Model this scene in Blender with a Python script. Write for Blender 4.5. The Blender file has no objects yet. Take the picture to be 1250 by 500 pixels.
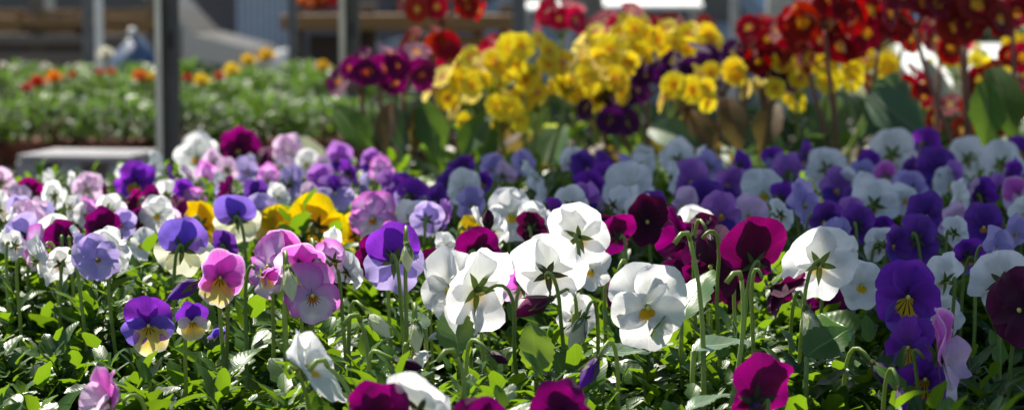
import bpy, math, random
import numpy as np
from mathutils import Vector, Matrix, Euler, noise as mnoise
R = math.radians
rng = random.Random(7)
scene = bpy.context.scene
COL = scene.collection

# ------------------------------------------------------------------ camera
ZC = 1.10; PITCH = R(5.4); F = 2600.0
cam = bpy.data.cameras.new("camera"); cob = bpy.data.objects.new("camera", cam); COL.objects.link(cob)
cob.location = (0, 0, ZC); cob.rotation_euler = (math.pi/2 - PITCH, 0, 0)
cam.sensor_width = 36; cam.lens = 36*F/1250
cam.clip_start = 0.02; cam.clip_end = 600
cam.dof.use_dof = True; cam.dof.focus_distance = 1.0; cam.dof.aperture_fstop = 13.5
scene.camera = cob
def at(px, py, d):
    """photo pixel + distance along the view axis -> world point"""
    cx = (px-625)/F*d; cy = -(py-250)/F*d
    return Vector((cx, d*math.cos(PITCH) + cy*math.sin(PITCH), ZC - d*math.sin(PITCH) + cy*math.cos(PITCH)))

# ------------------------------------------------------------------ light
scene.view_settings.view_transform = 'Standard'; scene.view_settings.look = 'None'
scene.view_settings.gamma = 1; scene.view_settings.exposure = 1.22
AZ, EL = R(-32), R(52)
SUN = Vector((math.sin(AZ)*math.cos(EL), math.cos(AZ)*math.cos(EL), math.sin(EL)))
w = bpy.data.worlds.new("World"); scene.world = w; w.use_nodes = True
sky = w.node_tree.nodes.new('ShaderNodeTexSky'); sky.sky_type = 'NISHITA'; sky.sun_disc = False
sky.sun_elevation = EL; sky.sun_rotation = AZ % (2*math.pi)
bg = w.node_tree.nodes['Background']; bg.inputs[1].default_value = 0.072
w.node_tree.links.new(sky.outputs[0], bg.inputs[0])
sl = bpy.data.lights.new("sun", 'SUN'); sl.energy = 5.0; sl.angle = R(0.5); sl.color = (1, .94, .82)
so = bpy.data.objects.new("sun", sl); COL.objects.link(so); so.rotation_euler = SUN.to_track_quat('Z', 'Y').to_euler()
so.location = SUN*5

# ------------------------------------------------------------------ node helpers
class NT:
    def __init__(s, name):
        s.m = bpy.data.materials.new(name); s.m.use_nodes = True; s.t = s.m.node_tree; s.t.nodes.clear()
        s.out = s.t.nodes.new('ShaderNodeOutputMaterial')
    def n(s, typ, **kw):
        nd = s.t.nodes.new('ShaderNode'+typ)
        for k, v in kw.items(): setattr(nd, k, v)
        return nd
    def l(s, a, b): s.t.links.new(a, b)
    def val(s, sock, v):
        if hasattr(v, 'is_output') or isinstance(v, bpy.types.NodeSocket): s.l(v, sock)
        else: sock.default_value = v
    def math(s, op, a, b=0.0, clamp=False):
        nd = s.n('Math', operation=op); nd.use_clamp = clamp; s.val(nd.inputs[0], a); s.val(nd.inputs[1], b); return nd.outputs[0]
    def mix(s, f, a, b, mode='MIX'):
        nd = s.n('Mix', data_type='RGBA', blend_type=mode)
        s.val(nd.inputs[0], f); s.val(nd.inputs[6], c4(a)); s.val(nd.inputs[7], c4(b)); return nd.outputs[2]
    def ramp(s, f, stops):
        nd = s.n('ValToRGB'); s.l(f, nd.inputs[0]); e = nd.color_ramp.elements
        while len(e) < len(stops): e.new(0.5)
        for i, (p, c) in enumerate(stops): e[i].position = p; e[i].color = c4(c) if not isinstance(c, float) else (c, c, c, 1)
        return nd.outputs[0]
    def noise(s, vec, scale, detail=2, rough=.5):
        nd = s.n('TexNoise'); nd.inputs['Scale'].default_value = scale; nd.inputs['Detail'].default_value = detail
        nd.inputs['Roughness'].default_value = rough
        if vec is not None: s.l(vec, nd.inputs['Vector'])
        return nd.outputs[0]
def c4(c):
    if isinstance(c, bpy.types.NodeSocket): return c
    return (c[0], c[1], c[2], 1.0)

def plain(name, col, rough=.6, metal=0., scale=8., amount=.25, bump=.2, spec=.4, stretch=None, col2=None, emit=None):
    s = NT(name); tc = s.n('TexCoord').outputs['Object']
    if stretch:
        mp = s.n('Mapping'); mp.inputs['Scale'].default_value = stretch; s.l(tc, mp.inputs[0]); tc = mp.outputs[0]
    a = s.noise(tc, scale, 6, .6)
    dark = tuple(x*(1-amount) for x in col) if col2 is None else col2
    c = s.mix(s.ramp(a, [(.32, 0.0), (.68, 1.0)]), dark, col)
    p = s.n('BsdfPrincipled'); s.l(c, p.inputs['Base Color']); p.inputs['Roughness'].default_value = rough
    p.inputs['Metallic'].default_value = metal; p.inputs['Specular IOR Level'].default_value = spec
    b = s.n('Bump'); b.inputs['Strength'].default_value = bump; b.inputs['Distance'].default_value = .01
    s.l(a, b.inputs['Height']); s.l(b.outputs[0], p.inputs['Normal'])
    s.l(p.outputs[0], s.out.inputs[0]); return s.m

def petal_mat(name, stops, trans=.45, whisk=None, patch=None, edge=None, var=.12, tgain=1.2, rough=.5, streak=.12):
    """stops: colour from throat (0) to rim (1); whisk=(colour, reach, density); patch=(colour, reach)"""
    s = NT(name)
    uv = s.n('TexCoord').outputs['UV']; sep = s.n('SeparateXYZ'); s.l(uv, sep.inputs[0]); U, V = sep.outputs[0], sep.outputs[1]
    oi = s.n('ObjectInfo'); rnd = oi.outputs['Random']
    ob = s.n('TexCoord').outputs['Object']
    nz = s.noise(ob, 160, 3)
    comb = s.n('CombineXYZ'); s.l(s.math('MULTIPLY', U, 34.), comb.inputs[0]); s.l(s.math('MULTIPLY', V, 1.6), comb.inputs[1]); s.l(s.math('MULTIPLY', rnd, 20.), comb.inputs[2])
    vein = s.noise(comb.outputs[0], 1.0, 3, .6)
    vv = s.math('ADD', V, s.math('MULTIPLY', s.math('SUBTRACT', vein, .5), .35))
    vv = s.math('ADD', vv, s.math('MULTIPLY', s.math('SUBTRACT', nz, .5), .12), True)
    c = s.ramp(vv, stops)
    if edge:
        e = s.ramp(V, [(edge[1], 0.0), (1.0, 1.0)]); c = s.mix(e, c, edge[0])
    if patch:   # irregular blotch at the throat
        r = s.math('SUBTRACT', s.math('ADD', patch[1], s.math('MULTIPLY', s.math('SUBTRACT', vein, .5), .28)), V)
        ctr = s.math('SUBTRACT', 1., s.math('MULTIPLY', s.math('ABSOLUTE', s.math('SUBTRACT', U, .5)), patch[2] if len(patch) > 2 else .6))
        r = s.math('MULTIPLY', r, ctr)
        f = s.ramp(r, [(.0, 0.0), (.09, 1.0)]); c = s.mix(f, c, patch[0])
    if whisk:
        wv = s.math('SINE', s.math('MULTIPLY', U, whisk[2]*6.283))
        wv = s.ramp(wv, [(.45, 0.0), (.8, 1.0)])
        reach = s.math('SUBTRACT', s.math('ADD', whisk[1], s.math('MULTIPLY', s.math('SUBTRACT', nz, .5), .3)), V)
        f = s.math('MULTIPLY', wv, s.ramp(reach, [(0.0, 0.0), (.06, 1.0)]))
        c = s.mix(f, c, whisk[0])
    sv = s.math('ADD', 1.-streak, s.math('MULTIPLY', vein, 2*streak))
    h = s.n('HueSaturation'); s.l(c, h.inputs['Color'])
    s.l(s.math('ADD', .5-.012, s.math('MULTIPLY', rnd, .024)), h.inputs['Hue'])
    s.l(s.math('MULTIPLY', sv, s.math('ADD', 1.-var, s.math('MULTIPLY', rnd, 2*var*.8))), h.inputs['Value'])
    b = s.n('Bump'); b.inputs['Strength'].default_value = .5; b.inputs['Distance'].default_value = .0016
    s.l(s.math('ADD', vein, nz), b.inputs['Height'])
    p = s.n('BsdfPrincipled'); s.l(h.outputs[0], p.inputs['Base Color']); p.inputs['Roughness'].default_value = rough
    p.inputs['Specular IOR Level'].default_value = .22; p.inputs['Sheen Weight'].default_value = .08; s.l(b.outputs[0], p.inputs['Normal'])
    h2 = s.n('HueSaturation'); h2.inputs['Value'].default_value = tgain; h2.inputs['Saturation'].default_value = 1.03; s.l(h.outputs[0], h2.inputs['Color'])
    t = s.n('BsdfTranslucent'); s.l(h2.outputs[0], t.inputs[0]); s.l(b.outputs[0], t.inputs['Normal'])
    mx = s.n('MixShader'); mx.inputs[0].default_value = trans; s.l(p.outputs[0], mx.inputs[1]); s.l(t.outputs[0], mx.inputs[2])
    s.l(mx.outputs[0], s.out.inputs[0]); return s.m

def leaf_mat(name, dark, light, tcol, trans=.4, rough=.38, spec=.5, scale=60, rib=None, attr=False, red=None):
    s = NT(name); tc = s.n('TexCoord'); ob = tc.outputs['Object']
    if attr:
        at_ = s.n('Attribute'); at_.attribute_name = 'rnd'; rnd = at_.outputs['Fac']
    else: rnd = s.n('ObjectInfo').outputs['Random']
    nz = s.noise(ob, scale, 3)
    f = s.math('ADD', s.math('MULTIPLY', rnd, .75), s.math('MULTIPLY', s.math('SUBTRACT', nz, .5), .8), True)
    c = s.mix(f, dark, light)
    sep = s.n('SeparateXYZ'); s.l(tc.outputs['UV'], sep.inputs[0])
    mid = s.math('ABSOLUTE', s.math('SUBTRACT', sep.outputs[0], .5))
    veinw = s.math('ADD', s.math('MULTIPLY', mid, 2.2), sep.outputs[1])
    side = s.math('SINE', s.math('MULTIPLY', s.math('SUBTRACT', sep.outputs[1], s.math('MULTIPLY', mid, .55)), 48.))
    ribf = s.ramp(mid, [(.015, 1.0), (.05, 0.0)])
    c = s.mix(s.math('MULTIPLY', ribf, .6), c, rib or tuple(min(1, x*1.8+.02) for x in light))
    if red: c = s.mix(s.math('MULTIPLY', s.ramp(nz, [(.45, 0.0), (.62, 1.0)]), red[1]), c, red[0])
    b = s.n('Bump'); b.inputs['Strength'].default_value = .45; b.inputs['Distance'].default_value = .0005
    s.l(s.math('ADD', s.math('MULTIPLY', side, .10), s.math('SUBTRACT', nz, ribf)), b.inputs['Height'])
    p = s.n('BsdfPrincipled'); s.l(c, p.inputs['Base Color']); p.inputs['Roughness'].default_value = rough
    p.inputs['Specular IOR Level'].default_value = spec; s.l(b.outputs[0], p.inputs['Normal'])
    tcm = s.mix(f, tuple(x*.6 for x in tcol), tcol)
    t = s.n('BsdfTranslucent'); s.l(tcm, t.inputs[0])
    mx = s.n('MixShader'); mx.inputs[0].default_value = trans; s.l(p.outputs[0], mx.inputs[1]); s.l(t.outputs[0], mx.inputs[2])
    s.l(mx.outputs[0], s.out.inputs[0]); return s.m

# ------------------------------------------------------------------ palette
WHT = (.86, .86, .88); CRM = (.80, .80, .60); YEL = (.85, .52, .015); ORG = (.85, .32, .01)
MAG = (.20, .003, .115); BUR = (.06, .002, .03); PUR = (.17, .028, .35); DPU = (.095, .012, .21); LIL = (.70, .30, .74); LAV = (.52, .42, .78); BLU = (.20, .12, .58)
PNK = (.80, .55, .80)
M = {}
M['white'] = petal_mat('white_petal', [(0, (.78, .82, .60)), (.25, (.85, .86, .82)), (1, WHT)], trans=.55, var=.03, tgain=1.06, streak=.09)
M['white_lip'] = petal_mat('white_lip_petal', [(0, ORG), (.12, YEL), (.26, YEL), (.36, WHT), (1, WHT)], trans=.50, patch=(YEL, .30, 1.2), whisk=None, var=.03, tgain=1.06, streak=.04)
M['cream'] = petal_mat('cream_petal', [(0, CRM), (1, (.84, .83, .62))], trans=.5, var=.05, tgain=1.05, streak=.05)
M['magenta'] = petal_mat('magenta_petal', [(0, BUR), (.25, (.10, .002, .055)), (.6, MAG), (1, (.24, .004, .14))], trans=.50, tgain=1.0, streak=.25, var=.2)
M['wine'] = petal_mat('wine_petal', [(0, (.03, .001, .02)), (.4, (.09, .002, .045)), (1, (.15, .003, .085))], trans=.50, tgain=1.1, streak=.3, var=.2)
M['magenta_lip'] = petal_mat('magenta_lip_petal', [(0, ORG), (.12, YEL), (.2, BUR), (1, MAG)], trans=.42, tgain=1.4)
M['burgundy'] = petal_mat('burgundy_petal', [(0, (.03, .0, .02)), (1, (.10, .003, .045))], trans=.38, tgain=1.4)
M['purple'] = petal_mat('purple_petal', [(0, DPU), (.4, PUR), (1, (.24, .04, .50))], trans=.45, tgain=1.4, whisk=((.02, .0, .05), .3, 6))
M['purple_lip'] = petal_mat('purple_lip_petal', [(0, YEL), (.34, YEL), (.5, (.20, .06, .36)), (1, BLU)], trans=.45, patch=(YEL, .60, .9), whisk=((.03, .0, .03), .55, 7), tgain=1.2)
M['violet'] = petal_mat('violet_petal', [(0, DPU), (.4, (.13, .03, .31)), (1, (.19, .055, .40))], trans=.4, tgain=1.3)
M['violet_lip'] = petal_mat('violet_lip_petal', [(0, ORG), (.2, ORG), (.3, (.10, .03, .35)), (1, (.18, .06, .5))], trans=.4, patch=(ORG, .24, .6), tgain=1.2)
M['blueish'] = petal_mat('blue_violet_petal', [(0, (.12, .05, .4)), (1, (.27, .16, .66))], trans=.45, tgain=1.2)
M['lilac'] = petal_mat('lilac_petal', [(0, (.7, .55, .8)), (.45, (.74, .48, .78)), (1, LIL)], trans=.5, edge=((.66, .16, .60), .72), whisk=((.10, .01, .14), .22, 5), streak=.14, tgain=1.15)
M['lilac_lip'] = petal_mat('lilac_lip_petal', [(0, YEL), (.3, (.86, .82, .78)), (1, (.86, .82, .86))], trans=.5, patch=(ORG, .34, 1.0), whisk=((.15, .03, .02), .42, 8), edge=((.75, .45, .75), .8), tgain=1.08)
M['pink'] = petal_mat('pale_pink_petal', [(0, (.8, .68, .75)), (1, PNK)], trans=.5, streak=.08, tgain=1.08)
M['pink_lip'] = petal_mat('pale_pink_lip_petal', [(0, YEL), (.3, (.8, .7, .7)), (1, PNK)], trans=.5, patch=(ORG, .24, 1.0), tgain=1.08)
M['lavender'] = petal_mat('lavender_petal', [(0, (.45, .38, .7)), (1, LAV)], trans=.48, tgain=1.1)
M['lavender_lip'] = petal_mat('lavender_lip_petal', [(0, ORG), (.3, (.6, .52, .75)), (1, LAV)], trans=.48, patch=((.30, .03, .03), .22, .6), tgain=1.1)
M['yellow'] = petal_mat('yellow_petal', [(0, (.8, .5, .01)), (1, (.86, .64, .015))], trans=.45, tgain=1.1, streak=.05)
M['yellow_lip'] = petal_mat('yellow_lip_petal', [(0, ORG), (.22, (.86, .55, .03)), (1, (.86, .76, .30))], trans=.45, whisk=((.10, .02, .02), .35, 5), edge=((.80, .70, .60), .85), tgain=1.1)
M['mauve'] = petal_mat('mauve_petal', [(0, (.35, .12, .5)), (1, (.46, .20, .62))], trans=.45, tgain=1.2)
M['orchid'] = petal_mat('orchid_petal', [(0, (.30, .03, .25)), (.5, (.62, .12, .55)), (1, (.66, .18, .60))], trans=.5, tgain=1.2, edge=((.8, .5, .78), .9), streak=.2)
M['green'] = leaf_mat('sepal_green', (.055, .10, .028), (.13, .20, .05), (.24, .34, .06), trans=.35, rough=.5, spec=.3)
M['purple_green'] = leaf_mat('dark_sepal', (.05, .05, .04), (.10, .11, .05), (.15, .18, .05), trans=.25, rough=.5, spec=.3)
M['stem'] = leaf_mat('stem_green', (.17, .25, .05), (.30, .40, .12), (.45, .55, .12), trans=.35, rough=.42, spec=.45)
M['stigma'] = plain('stigma_yellow', (.75, .62, .12), .5, scale=300)
M['spur'] = petal_mat('spur_violet', [(0, (.12, .03, .2)), (1, (.2, .05, .3))], trans=.3)

# ------------------------------------------------------------------ mesh helpers
def mesh_np(name, verts, faces, mats, uvs=None, rnd=None, smooth=True, midx=None):
    verts = np.asarray(verts, dtype=np.float32); faces = np.asarray(faces, dtype=np.int32)
    me = bpy.data.meshes.new(name); n = len(faces); k = faces.shape[1]
    me.vertices.add(len(verts)); me.vertices.foreach_set('co', verts.ravel())
    me.loops.add(n*k); me.loops.foreach_set('vertex_index', faces.ravel())
    me.polygons.add(n); me.polygons.foreach_set('loop_start', np.arange(0, n*k, k, dtype=np.int32))
    if uvs is not None:
        l = me.uv_layers.new(name='UVMap'); l.data.foreach_set('uv', np.asarray(uvs, dtype=np.float32)[faces.ravel()].ravel())
    if rnd is not None:
        a = me.attributes.new('rnd', 'FLOAT', 'POINT'); a.data.foreach_set('value', np.asarray(rnd, dtype=np.float32))
    for m in (mats if isinstance(mats, (list, tuple)) else [mats]): me.materials.append(m)
    if midx is not None: me.polygons.foreach_set('material_index', np.asarray(midx, dtype=np.int32))
    me.update(calc_edges=True); me.validate()
    me.polygons.foreach_set('use_smooth', np.full(len(me.polygons), smooth, dtype=bool))
    return me
def grid_faces(nu, nv, off=0, wrap=False):
    f = []
    for j in range(nv-1):
        for i in range(nu if wrap else nu-1):
            a = j*nu+i; b = j*nu+(i+1) % nu
            f.append((off+a, off+b, off+b+nu, off+a+nu))
    return f
class MB:
    """collects quads (with uv) for one mesh"""
    def __init__(s): s.v = []; s.f = []; s.uv = []
    def add(s, v, f, uv=None):
        o = len(s.v); s.v += [tuple(p) for p in v]; s.f += [tuple(i+o for i in q) for q in f]
        s.uv += list(uv) if uv is not None else [(0.5, .5)]*len(v)
    def tube(s, pts, r0, r1=None, n=6):
        r1 = r0 if r1 is None else r1; pts = [Vector(p) for p in pts]; V = []; U = []
        t0 = (pts[1]-pts[0]).normalized(); nrm = t0.orthogonal().normalized()
        for i, p in enumerate(pts):
            t = (pts[min(i+1, len(pts)-1)]-pts[max(i-1, 0)]).normalized()
            nrm = (nrm - t*nrm.dot(t)).normalized(); bn = t.cross(nrm); k = i/(len(pts)-1); r = r0+(r1-r0)*k
            for j in range(n):
                a = 2*math.pi*j/n; V.append(p+(nrm*math.cos(a)+bn*math.sin(a))*r); U.append((.3+.1*math.sin(a), k))
        s.add(V, grid_faces(n, len(pts), wrap=True), U)
        for e in (0, len(pts)-1):
            c = e*n; b = len(s.v)-len(V)
            q = [b+c+j for j in range(n)]
            for j in range(1, n-2, 2): s.f.append((q[0], q[j], q[j+1], q[j+2]) if e else (q[0], q[j+2], q[j+1], q[j]))
        return s
    def box(s, c, size, rot=None, bev=0.0):
        x, y, z = [v/2 for v in size]; c = Vector(c); b = min(bev, x*.9, y*.9, z*.9)
        if b <= 0:
            V = [Vector((i*x, j*y, k*z)) for i in (-1, 1) for j in (-1, 1) for k in (-1, 1)]
            Fc = [(0, 1, 3, 2), (4, 6, 7, 5), (0, 4, 5, 1), (2, 3, 7, 6), (0, 2, 6, 4), (1, 5, 7, 3)]
            V = [(rot @ p if rot else p)+c for p in V]; s.add(V, Fc); return s
        # chamfered along the vertical edges and top / bottom rims
        ring = [(x-b, -y), (x, -y+b), (x, y-b), (x-b, y), (-x+b, y), (-x, y-b), (-x, -y+b), (-x+b, -y)]
        V = []
        for zz, sc in ((-z, 1), (-z+b, 0), (z-b, 0), (z, 1)):
            for (px, py) in ring:
                V.append(Vector((px-(b*.8*sc if px > 0 else -b*.8*sc), py-(b*.8*sc if py > 0 else -b*.8*sc), zz)))
        V = [(rot @ p if rot else p)+c for p in V]
        Fc = grid_faces(8, 4, wrap=True)
        for o, fl in ((0, True), (24, False)):
            q = [(o, o+1, o+6, o+7), (o+1, o+2, o+5, o+6), (o+2, o+3, o+4, o+5)]
            Fc += [tuple(reversed(t)) if fl else t for t in q]
        s.add(V, Fc); return s
    def mesh(s, name, mat, smooth=True): return mesh_np(name, s.v, s.f, mat, s.uv, smooth=smooth)
def obj(name, me, parent=None, mat=None):
    o = bpy.data.objects.new(name, me); COL.objects.link(o)
    if parent: o.parent = parent
    if mat and me.materials and me.materials[0] != mat:
        o.material_slots[0].link = 'OBJECT'; o.material_slots[0].material = mat
    return o
def tag(o, label=None, cat=None, group=None, kind=None):
    for k, v in (('label', label), ('category', cat), ('group', group), ('kind', kind)):
        if v: o[k] = v
    return o
def empty(name, loc, rz=0):
    o = bpy.data.objects.new(name, None); COL.objects.link(o); o.location = loc; o.rotation_euler = (0, 0, rz); o.empty_display_size = .02; return o
def bez(p0, p1, p2, p3, n):
    return [p0*(1-t)**3+p1*3*t*(1-t)**2+p2*3*t*t*(1-t)+p3*t**3 for t in [i/(n-1) for i in range(n)]]

# ------------------------------------------------------------------ viola petals (unit flower: width 2, scaled per flower)
def petal_mesh(kind, seed, res):
    rr = random.Random(hash((kind, seed)) & 0xffff if False else {'upper': 11, 'side': 23, 'lower': 37}[kind]*101+seed)
    L, PH, K = {'upper': (1.10, 82, .62), 'side': (.98, 70, 1.05), 'lower': (1.02, 74, .55)}[kind]
    bend = {'upper': .16, 'side': .10, 'lower': .14}[kind]*rr.uniform(.4, 1.8)
    cup = rr.uniform(-.30, .05); ruf = rr.uniform(.035, .12); fr = rr.uniform(4, 7.5); ph = rr.uniform(0, 6.3)
    skew = rr.uniform(-.10, .10); notch = {'upper': .0, 'side': .02, 'lower': .09}[kind]; fr2 = rr.uniform(9, 14)
    nu, nv = res; V = []; UV = []
    for j in range(nv):
        v = .04+.96*j/(nv-1)
        for i in range(nu):
            u = -1+2*i/(nu-1); a = u*R(PH)
            rad = L*max(math.cos(a), .02)**K*(1-notch*math.exp(-(a/.22)**2))*(1+.028*math.sin(fr*a+ph)+.018*math.sin(fr2*a+ph*2)) if kind != 'x' else 0
            r = rad*v; x = r*math.sin(a)*(1.02)+skew*r*r*.4; z = r*math.cos(a)
            y = bend*r*r/L + cup*x*x + .012*math.sin(a*15+ph)*v*v + ruf*math.sin(fr*a*1.3+ph)*v**3 + .03*math.sin(fr2*a*.8+ph*1.7)*v**4
            y += .075*mnoise.noise(Vector((x*2.2+seed*3.1, z*2.2, seed)))*v*2
            V.append((x, y, z)); UV.append((.5+.5*u, v))
    return mesh_np(kind+'_petal', V, grid_faces(nu, nv), M['white'], UV)
PET = {}
for kd in ('upper', 'side', 'lower'):
    for sd in range(8): PET[kd, sd, 1] = petal_mesh(kd, sd, (19, 12))
    for sd in range(6): PET[kd, sd, 0] = petal_mesh(kd, sd, (9, 6))
def blade(mb, origin, direction, up, L, W, curl, n=5, nu=3):
    """narrow pointed blade"""
    d = Vector(direction).normalized(); up = Vector(up); s = d.cross(up).normalized(); up = s.cross(d); V = []; UV = []
    for j in range(n):
        t = j/(n-1); wd = W*.5*max(.04, math.sin(math.pi*min(1, t*.8+.17))**.8*(1-t**4))
        c = Vector(origin)+d*(L*t)+up*(curl*L*t*t)
        for i in range(nu):
            u = -1+2*i/(nu-1); V.append(c+s*(wd*u)+up*(.18*wd*u*u)); UV.append((.5+.5*u, t))
    mb.add(V, grid_faces(nu, n), UV)
def calyx_mesh(seed):
    mb = MB(); rr = random.Random(seed)
    for k in range(5):
        a = 2*math.pi*(k+.5)/5+rr.uniform(-.15, .15)
        blade(mb, (0, .09, 0), (math.sin(a), rr.uniform(.05, .4), math.cos(a)), (0, 1, 0), rr.uniform(.42, .56), .17, rr.uniform(-.25, .2), 6)
        blade(mb, (0, .12, 0), (math.sin(a)*.5, .9, math.cos(a)*.5), (math.sin(a), 0, math.cos(a)), .16, .1, .2, 3)
    mb.tube([(0, .02, 0), (0, .08, 0), (0, .16, .02), (0, .22, .03)], .09, .05, 7)
    return mb.mesh('calyx', M['green'])
CAL = [calyx_mesh(i) for i in range(4)]
def spur_mesh():
    mb = MB(); mb.tube([(0, .02, -.05), (0, .14, -.07), (0, .25, -.05), (0, .33, -.01)], .055, .035, 7); return mb.mesh('spur', M['stigma'])
SPUR = spur_mesh()
def eye_mesh():
    mb = MB(); n = 8; V = []
    for j in range(5):
        t = math.pi*(.1+.8*j/4)
        for i in range(n):
            a = 2*math.pi*i/n; V.append((.065*math.sin(t)*math.cos(a), -.05+.06*math.sin(t)*math.sin(a), .075*math.cos(t)-.01))
    mb.add(V, grid_faces(n, 5, wrap=True)); return mb.mesh('stigma', M['stigma'])
EYE = eye_mesh()
PALS = {'R': ('wine', 'wine', 'burgundy', 'wine red viola'),  # upper, side, lower, sepals, words
 'W': ('white', 'white', 'white_lip', 'white viola'), 'M': ('magenta', 'magenta', 'magenta_lip', 'magenta viola'),
 'B': ('burgundy', 'burgundy', 'burgundy', 'dark burgundy viola'), 'P': ('purple', 'purple', 'purple_lip', 'purple viola'),
 'D': ('violet', 'violet', 'violet_lip', 'deep violet viola'), 'L': ('lilac', 'lilac', 'lilac_lip', 'pink lilac viola'),
 'K': ('pink', 'pink', 'pink_lip', 'pale pink viola'), 'V': ('lavender', 'lavender', 'lavender_lip', 'pale lavender viola'),
 'Y': ('yellow', 'yellow', 'yellow_lip', 'yellow viola'), 'S': ('purple', 'blueish', 'yellow_lip', 'purple and yellow viola'),
 'O': ('orchid', 'orchid', 'yellow_lip', 'magenta and yellow viola'), 'C': ('blueish', 'cream', 'cream', 'violet and cream viola'),
 'Q': ('mauve', 'mauve', 'violet_lip', 'mauve viola'), 'X': ('purple', 'lavender', 'lavender', 'purple and pale lilac viola'),
 'A': ('orchid', 'pink', 'lilac_lip', 'orchid pink viola'),
 'Z': ('purple', 'cream', 'yellow_lip', 'small purple and cream viola'),
}
VIOLAS = []
def depth(y): return 341.0/(max(y, 178)-5)
def V_(x, y, w, pal, yaw=0, pitch=5, roll=0, fold=0, d=None, dx=0, dk=0, label=None, short=None, su=1, ss=1, slo=1, stemlen=None, tilt=None, hook=1.0):
    VIOLAS.append(dict(x=x, y=y, w=w, pal=pal, yaw=yaw, pitch=pitch, roll=roll, fold=fold, d=d, dx=dx, dk=dk, label=label, short=short, su=su, ss=ss, slo=slo, tilt=tilt, hook=hook))

#@@VIOLAS
# ---- foreground, hand placed  (x, y = throat of the flower in photo pixels; w = width in pixels)
V_(578, 352, 118, 'W', yaw=-138, pitch=8, roll=8, d=.99, dx=50, tilt=14, slo=1.1, label='big ruffled white viola turned left, its stalk hooked beside it', short='the big ruffled white viola')
V_(548, 352, 92, 'W', yaw=-38, pitch=0, roll=-10, d=1.01, dx=20, label='ruffled white viola half hidden behind the big white one turned left', short=None)
V_(670, 332, 98, 'W', yaw=168, pitch=14, roll=8, d=1.0, dx=60, label='white viola seen from behind with dark sepals, above the plump magenta bud', short='the white viola above the magenta bud')
V_(708, 288, 80, 'W', yaw=160, pitch=10, roll=20, d=1.06, dx=45, label='topmost white viola of the middle cluster, seen from behind', short='the topmost white viola')
V_(791, 375, 96, 'W', yaw=4, pitch=6, roll=5, d=.98, dx=15, slo=1.08, su=1.1, ss=1.02, label='big white viola facing the camera with a square yellow eye', short='the big white viola facing the camera')
V_(999, 322, 92, 'W', yaw=186, pitch=2, roll=2, d=1.0, dx=-42, su=1.02, label='brightly lit white viola seen from behind with olive sepals, right of centre', short='the brightly lit white viola')
V_(918, 322, 78, 'R', yaw=-162, pitch=4, roll=2, d=.985, dx=-25, tilt=-6, su=1.36, ss=.6, slo=.6, label='glowing wine magenta viola with tall rounded upper petals, seen from behind', short='the glowing magenta viola')
V_(945, 352, 78, 'B', yaw=75, pitch=-40, roll=4, fold=50, d=.95, dx=10, label='narrow folded burgundy viola hanging below the glowing magenta one')
V_(868, 325, 92, 'R', yaw=-28, pitch=-5, roll=-25, d=1.07, dx=20, tilt=8, label='crumpled magenta viola behind the tall bare stalk')
V_(838, 340, 74, 'R', yaw=30, pitch=10, roll=40, d=1.1, dx=-5, label='magenta viola glowing behind the right edge of the big white viola')
V_(838, 290, 84, 'M', yaw=-88, pitch=2, roll=8, fold=58, d=.985, dx=14, label='half folded magenta viola held sideways at the top of a bare stalk', short='the sideways magenta viola')
V_(893, 345, 60, 'B', yaw=15, pitch=-5, roll=15, d=1.12, label='burgundy viola in the gap between the two magenta ones')
V_(462, 512, 92, 'M', yaw=-8, pitch=-6, d=.80, label='magenta viola cut by the bottom edge, left of the low white viola')
V_(585, 524, 76, 'M', yaw=8, pitch=0, d=.80, label='rounded magenta viola cut by the bottom edge, right of the low white one')
V_(686, 508, 84, 'M', yaw=14, pitch=-8, d=.82, roll=-5, label='magenta viola with a fold down its petal, under the violet spur', short='the magenta viola with a folded petal')
V_(918, 488, 112, 'M', yaw=-150, pitch=10, roll=-38, fold=4, d=.86, dx=-10, ss=.5, slo=.5, label='magenta viola with one broad petal, low between the long stalks', short='the low broad magenta viola')
V_(514, 500, 100, 'W', yaw=155, pitch=10, roll=8, d=.80, dx=10, label='low white viola cut by the bottom edge between two magenta ones', short='the low white viola')
V_(374, 448, 104, 'W', yaw=72, pitch=24, roll=6, fold=24, d=.87, dx=45, slo=1.25, su=.85, ss=.8, label='folded white viola hanging upright at the lower left', short='the folded white viola')
V_(507, 432, 40, 'W', yaw=70, pitch=-35, roll=0, fold=62, d=.95, label='narrow closed white viola like a spike above the low white one')
V_(132, 488, 78, 'A', yaw=-55, pitch=14, roll=12, fold=42, d=.86, dx=40, label='small half closed lilac viola alone at the lower left edge', short='the small half closed lilac viola')
V_(181, 397, 66, 'S', yaw=12, pitch=3, roll=-4, d=.97, slo=1.1, label='purple viola with a bright yellow lip, alone among the left leaves', short='the lone purple and yellow viola')
V_(234, 392, 46, 'Z', yaw=18, pitch=-18, roll=0, fold=30, d=.98, label='small nodding purple viola with a cream lip beside the lone yellow-lipped one')
V_(268, 338, 66, 'O', yaw=28, pitch=-8, roll=14, fold=18, d=1.0, dx=12, slo=1.1, su=1.0, label='upright magenta viola with a pale yellow lip on a thick stalk', short='the magenta and yellow viola')
V_(262, 413, 32, 'C', yaw=40, pitch=-20, fold=35, d=1.03, label='small blue violet viola low down, right of the small nodding cream-lipped one')
V_(328, 325, 76, 'L', yaw=-40, pitch=6, roll=-12, fold=8, d=1.03, label='ruffled pink lilac viola turned left in the cluster')
V_(410, 318, 56, 'L', yaw=150, pitch=10, roll=20, d=1.05, label='white and lilac viola seen from behind, right of the orange-eyed one')
V_(366, 322, 66, 'A', yaw=-170, pitch=30, roll=-20, d=1.0, label='ruffled pink viola directly above the orange-eyed lilac one')
V_(352, 308, 62, 'A', yaw=150, pitch=16, roll=10, d=1.06, label='pink lilac viola seen from behind at the top of the cluster')
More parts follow.
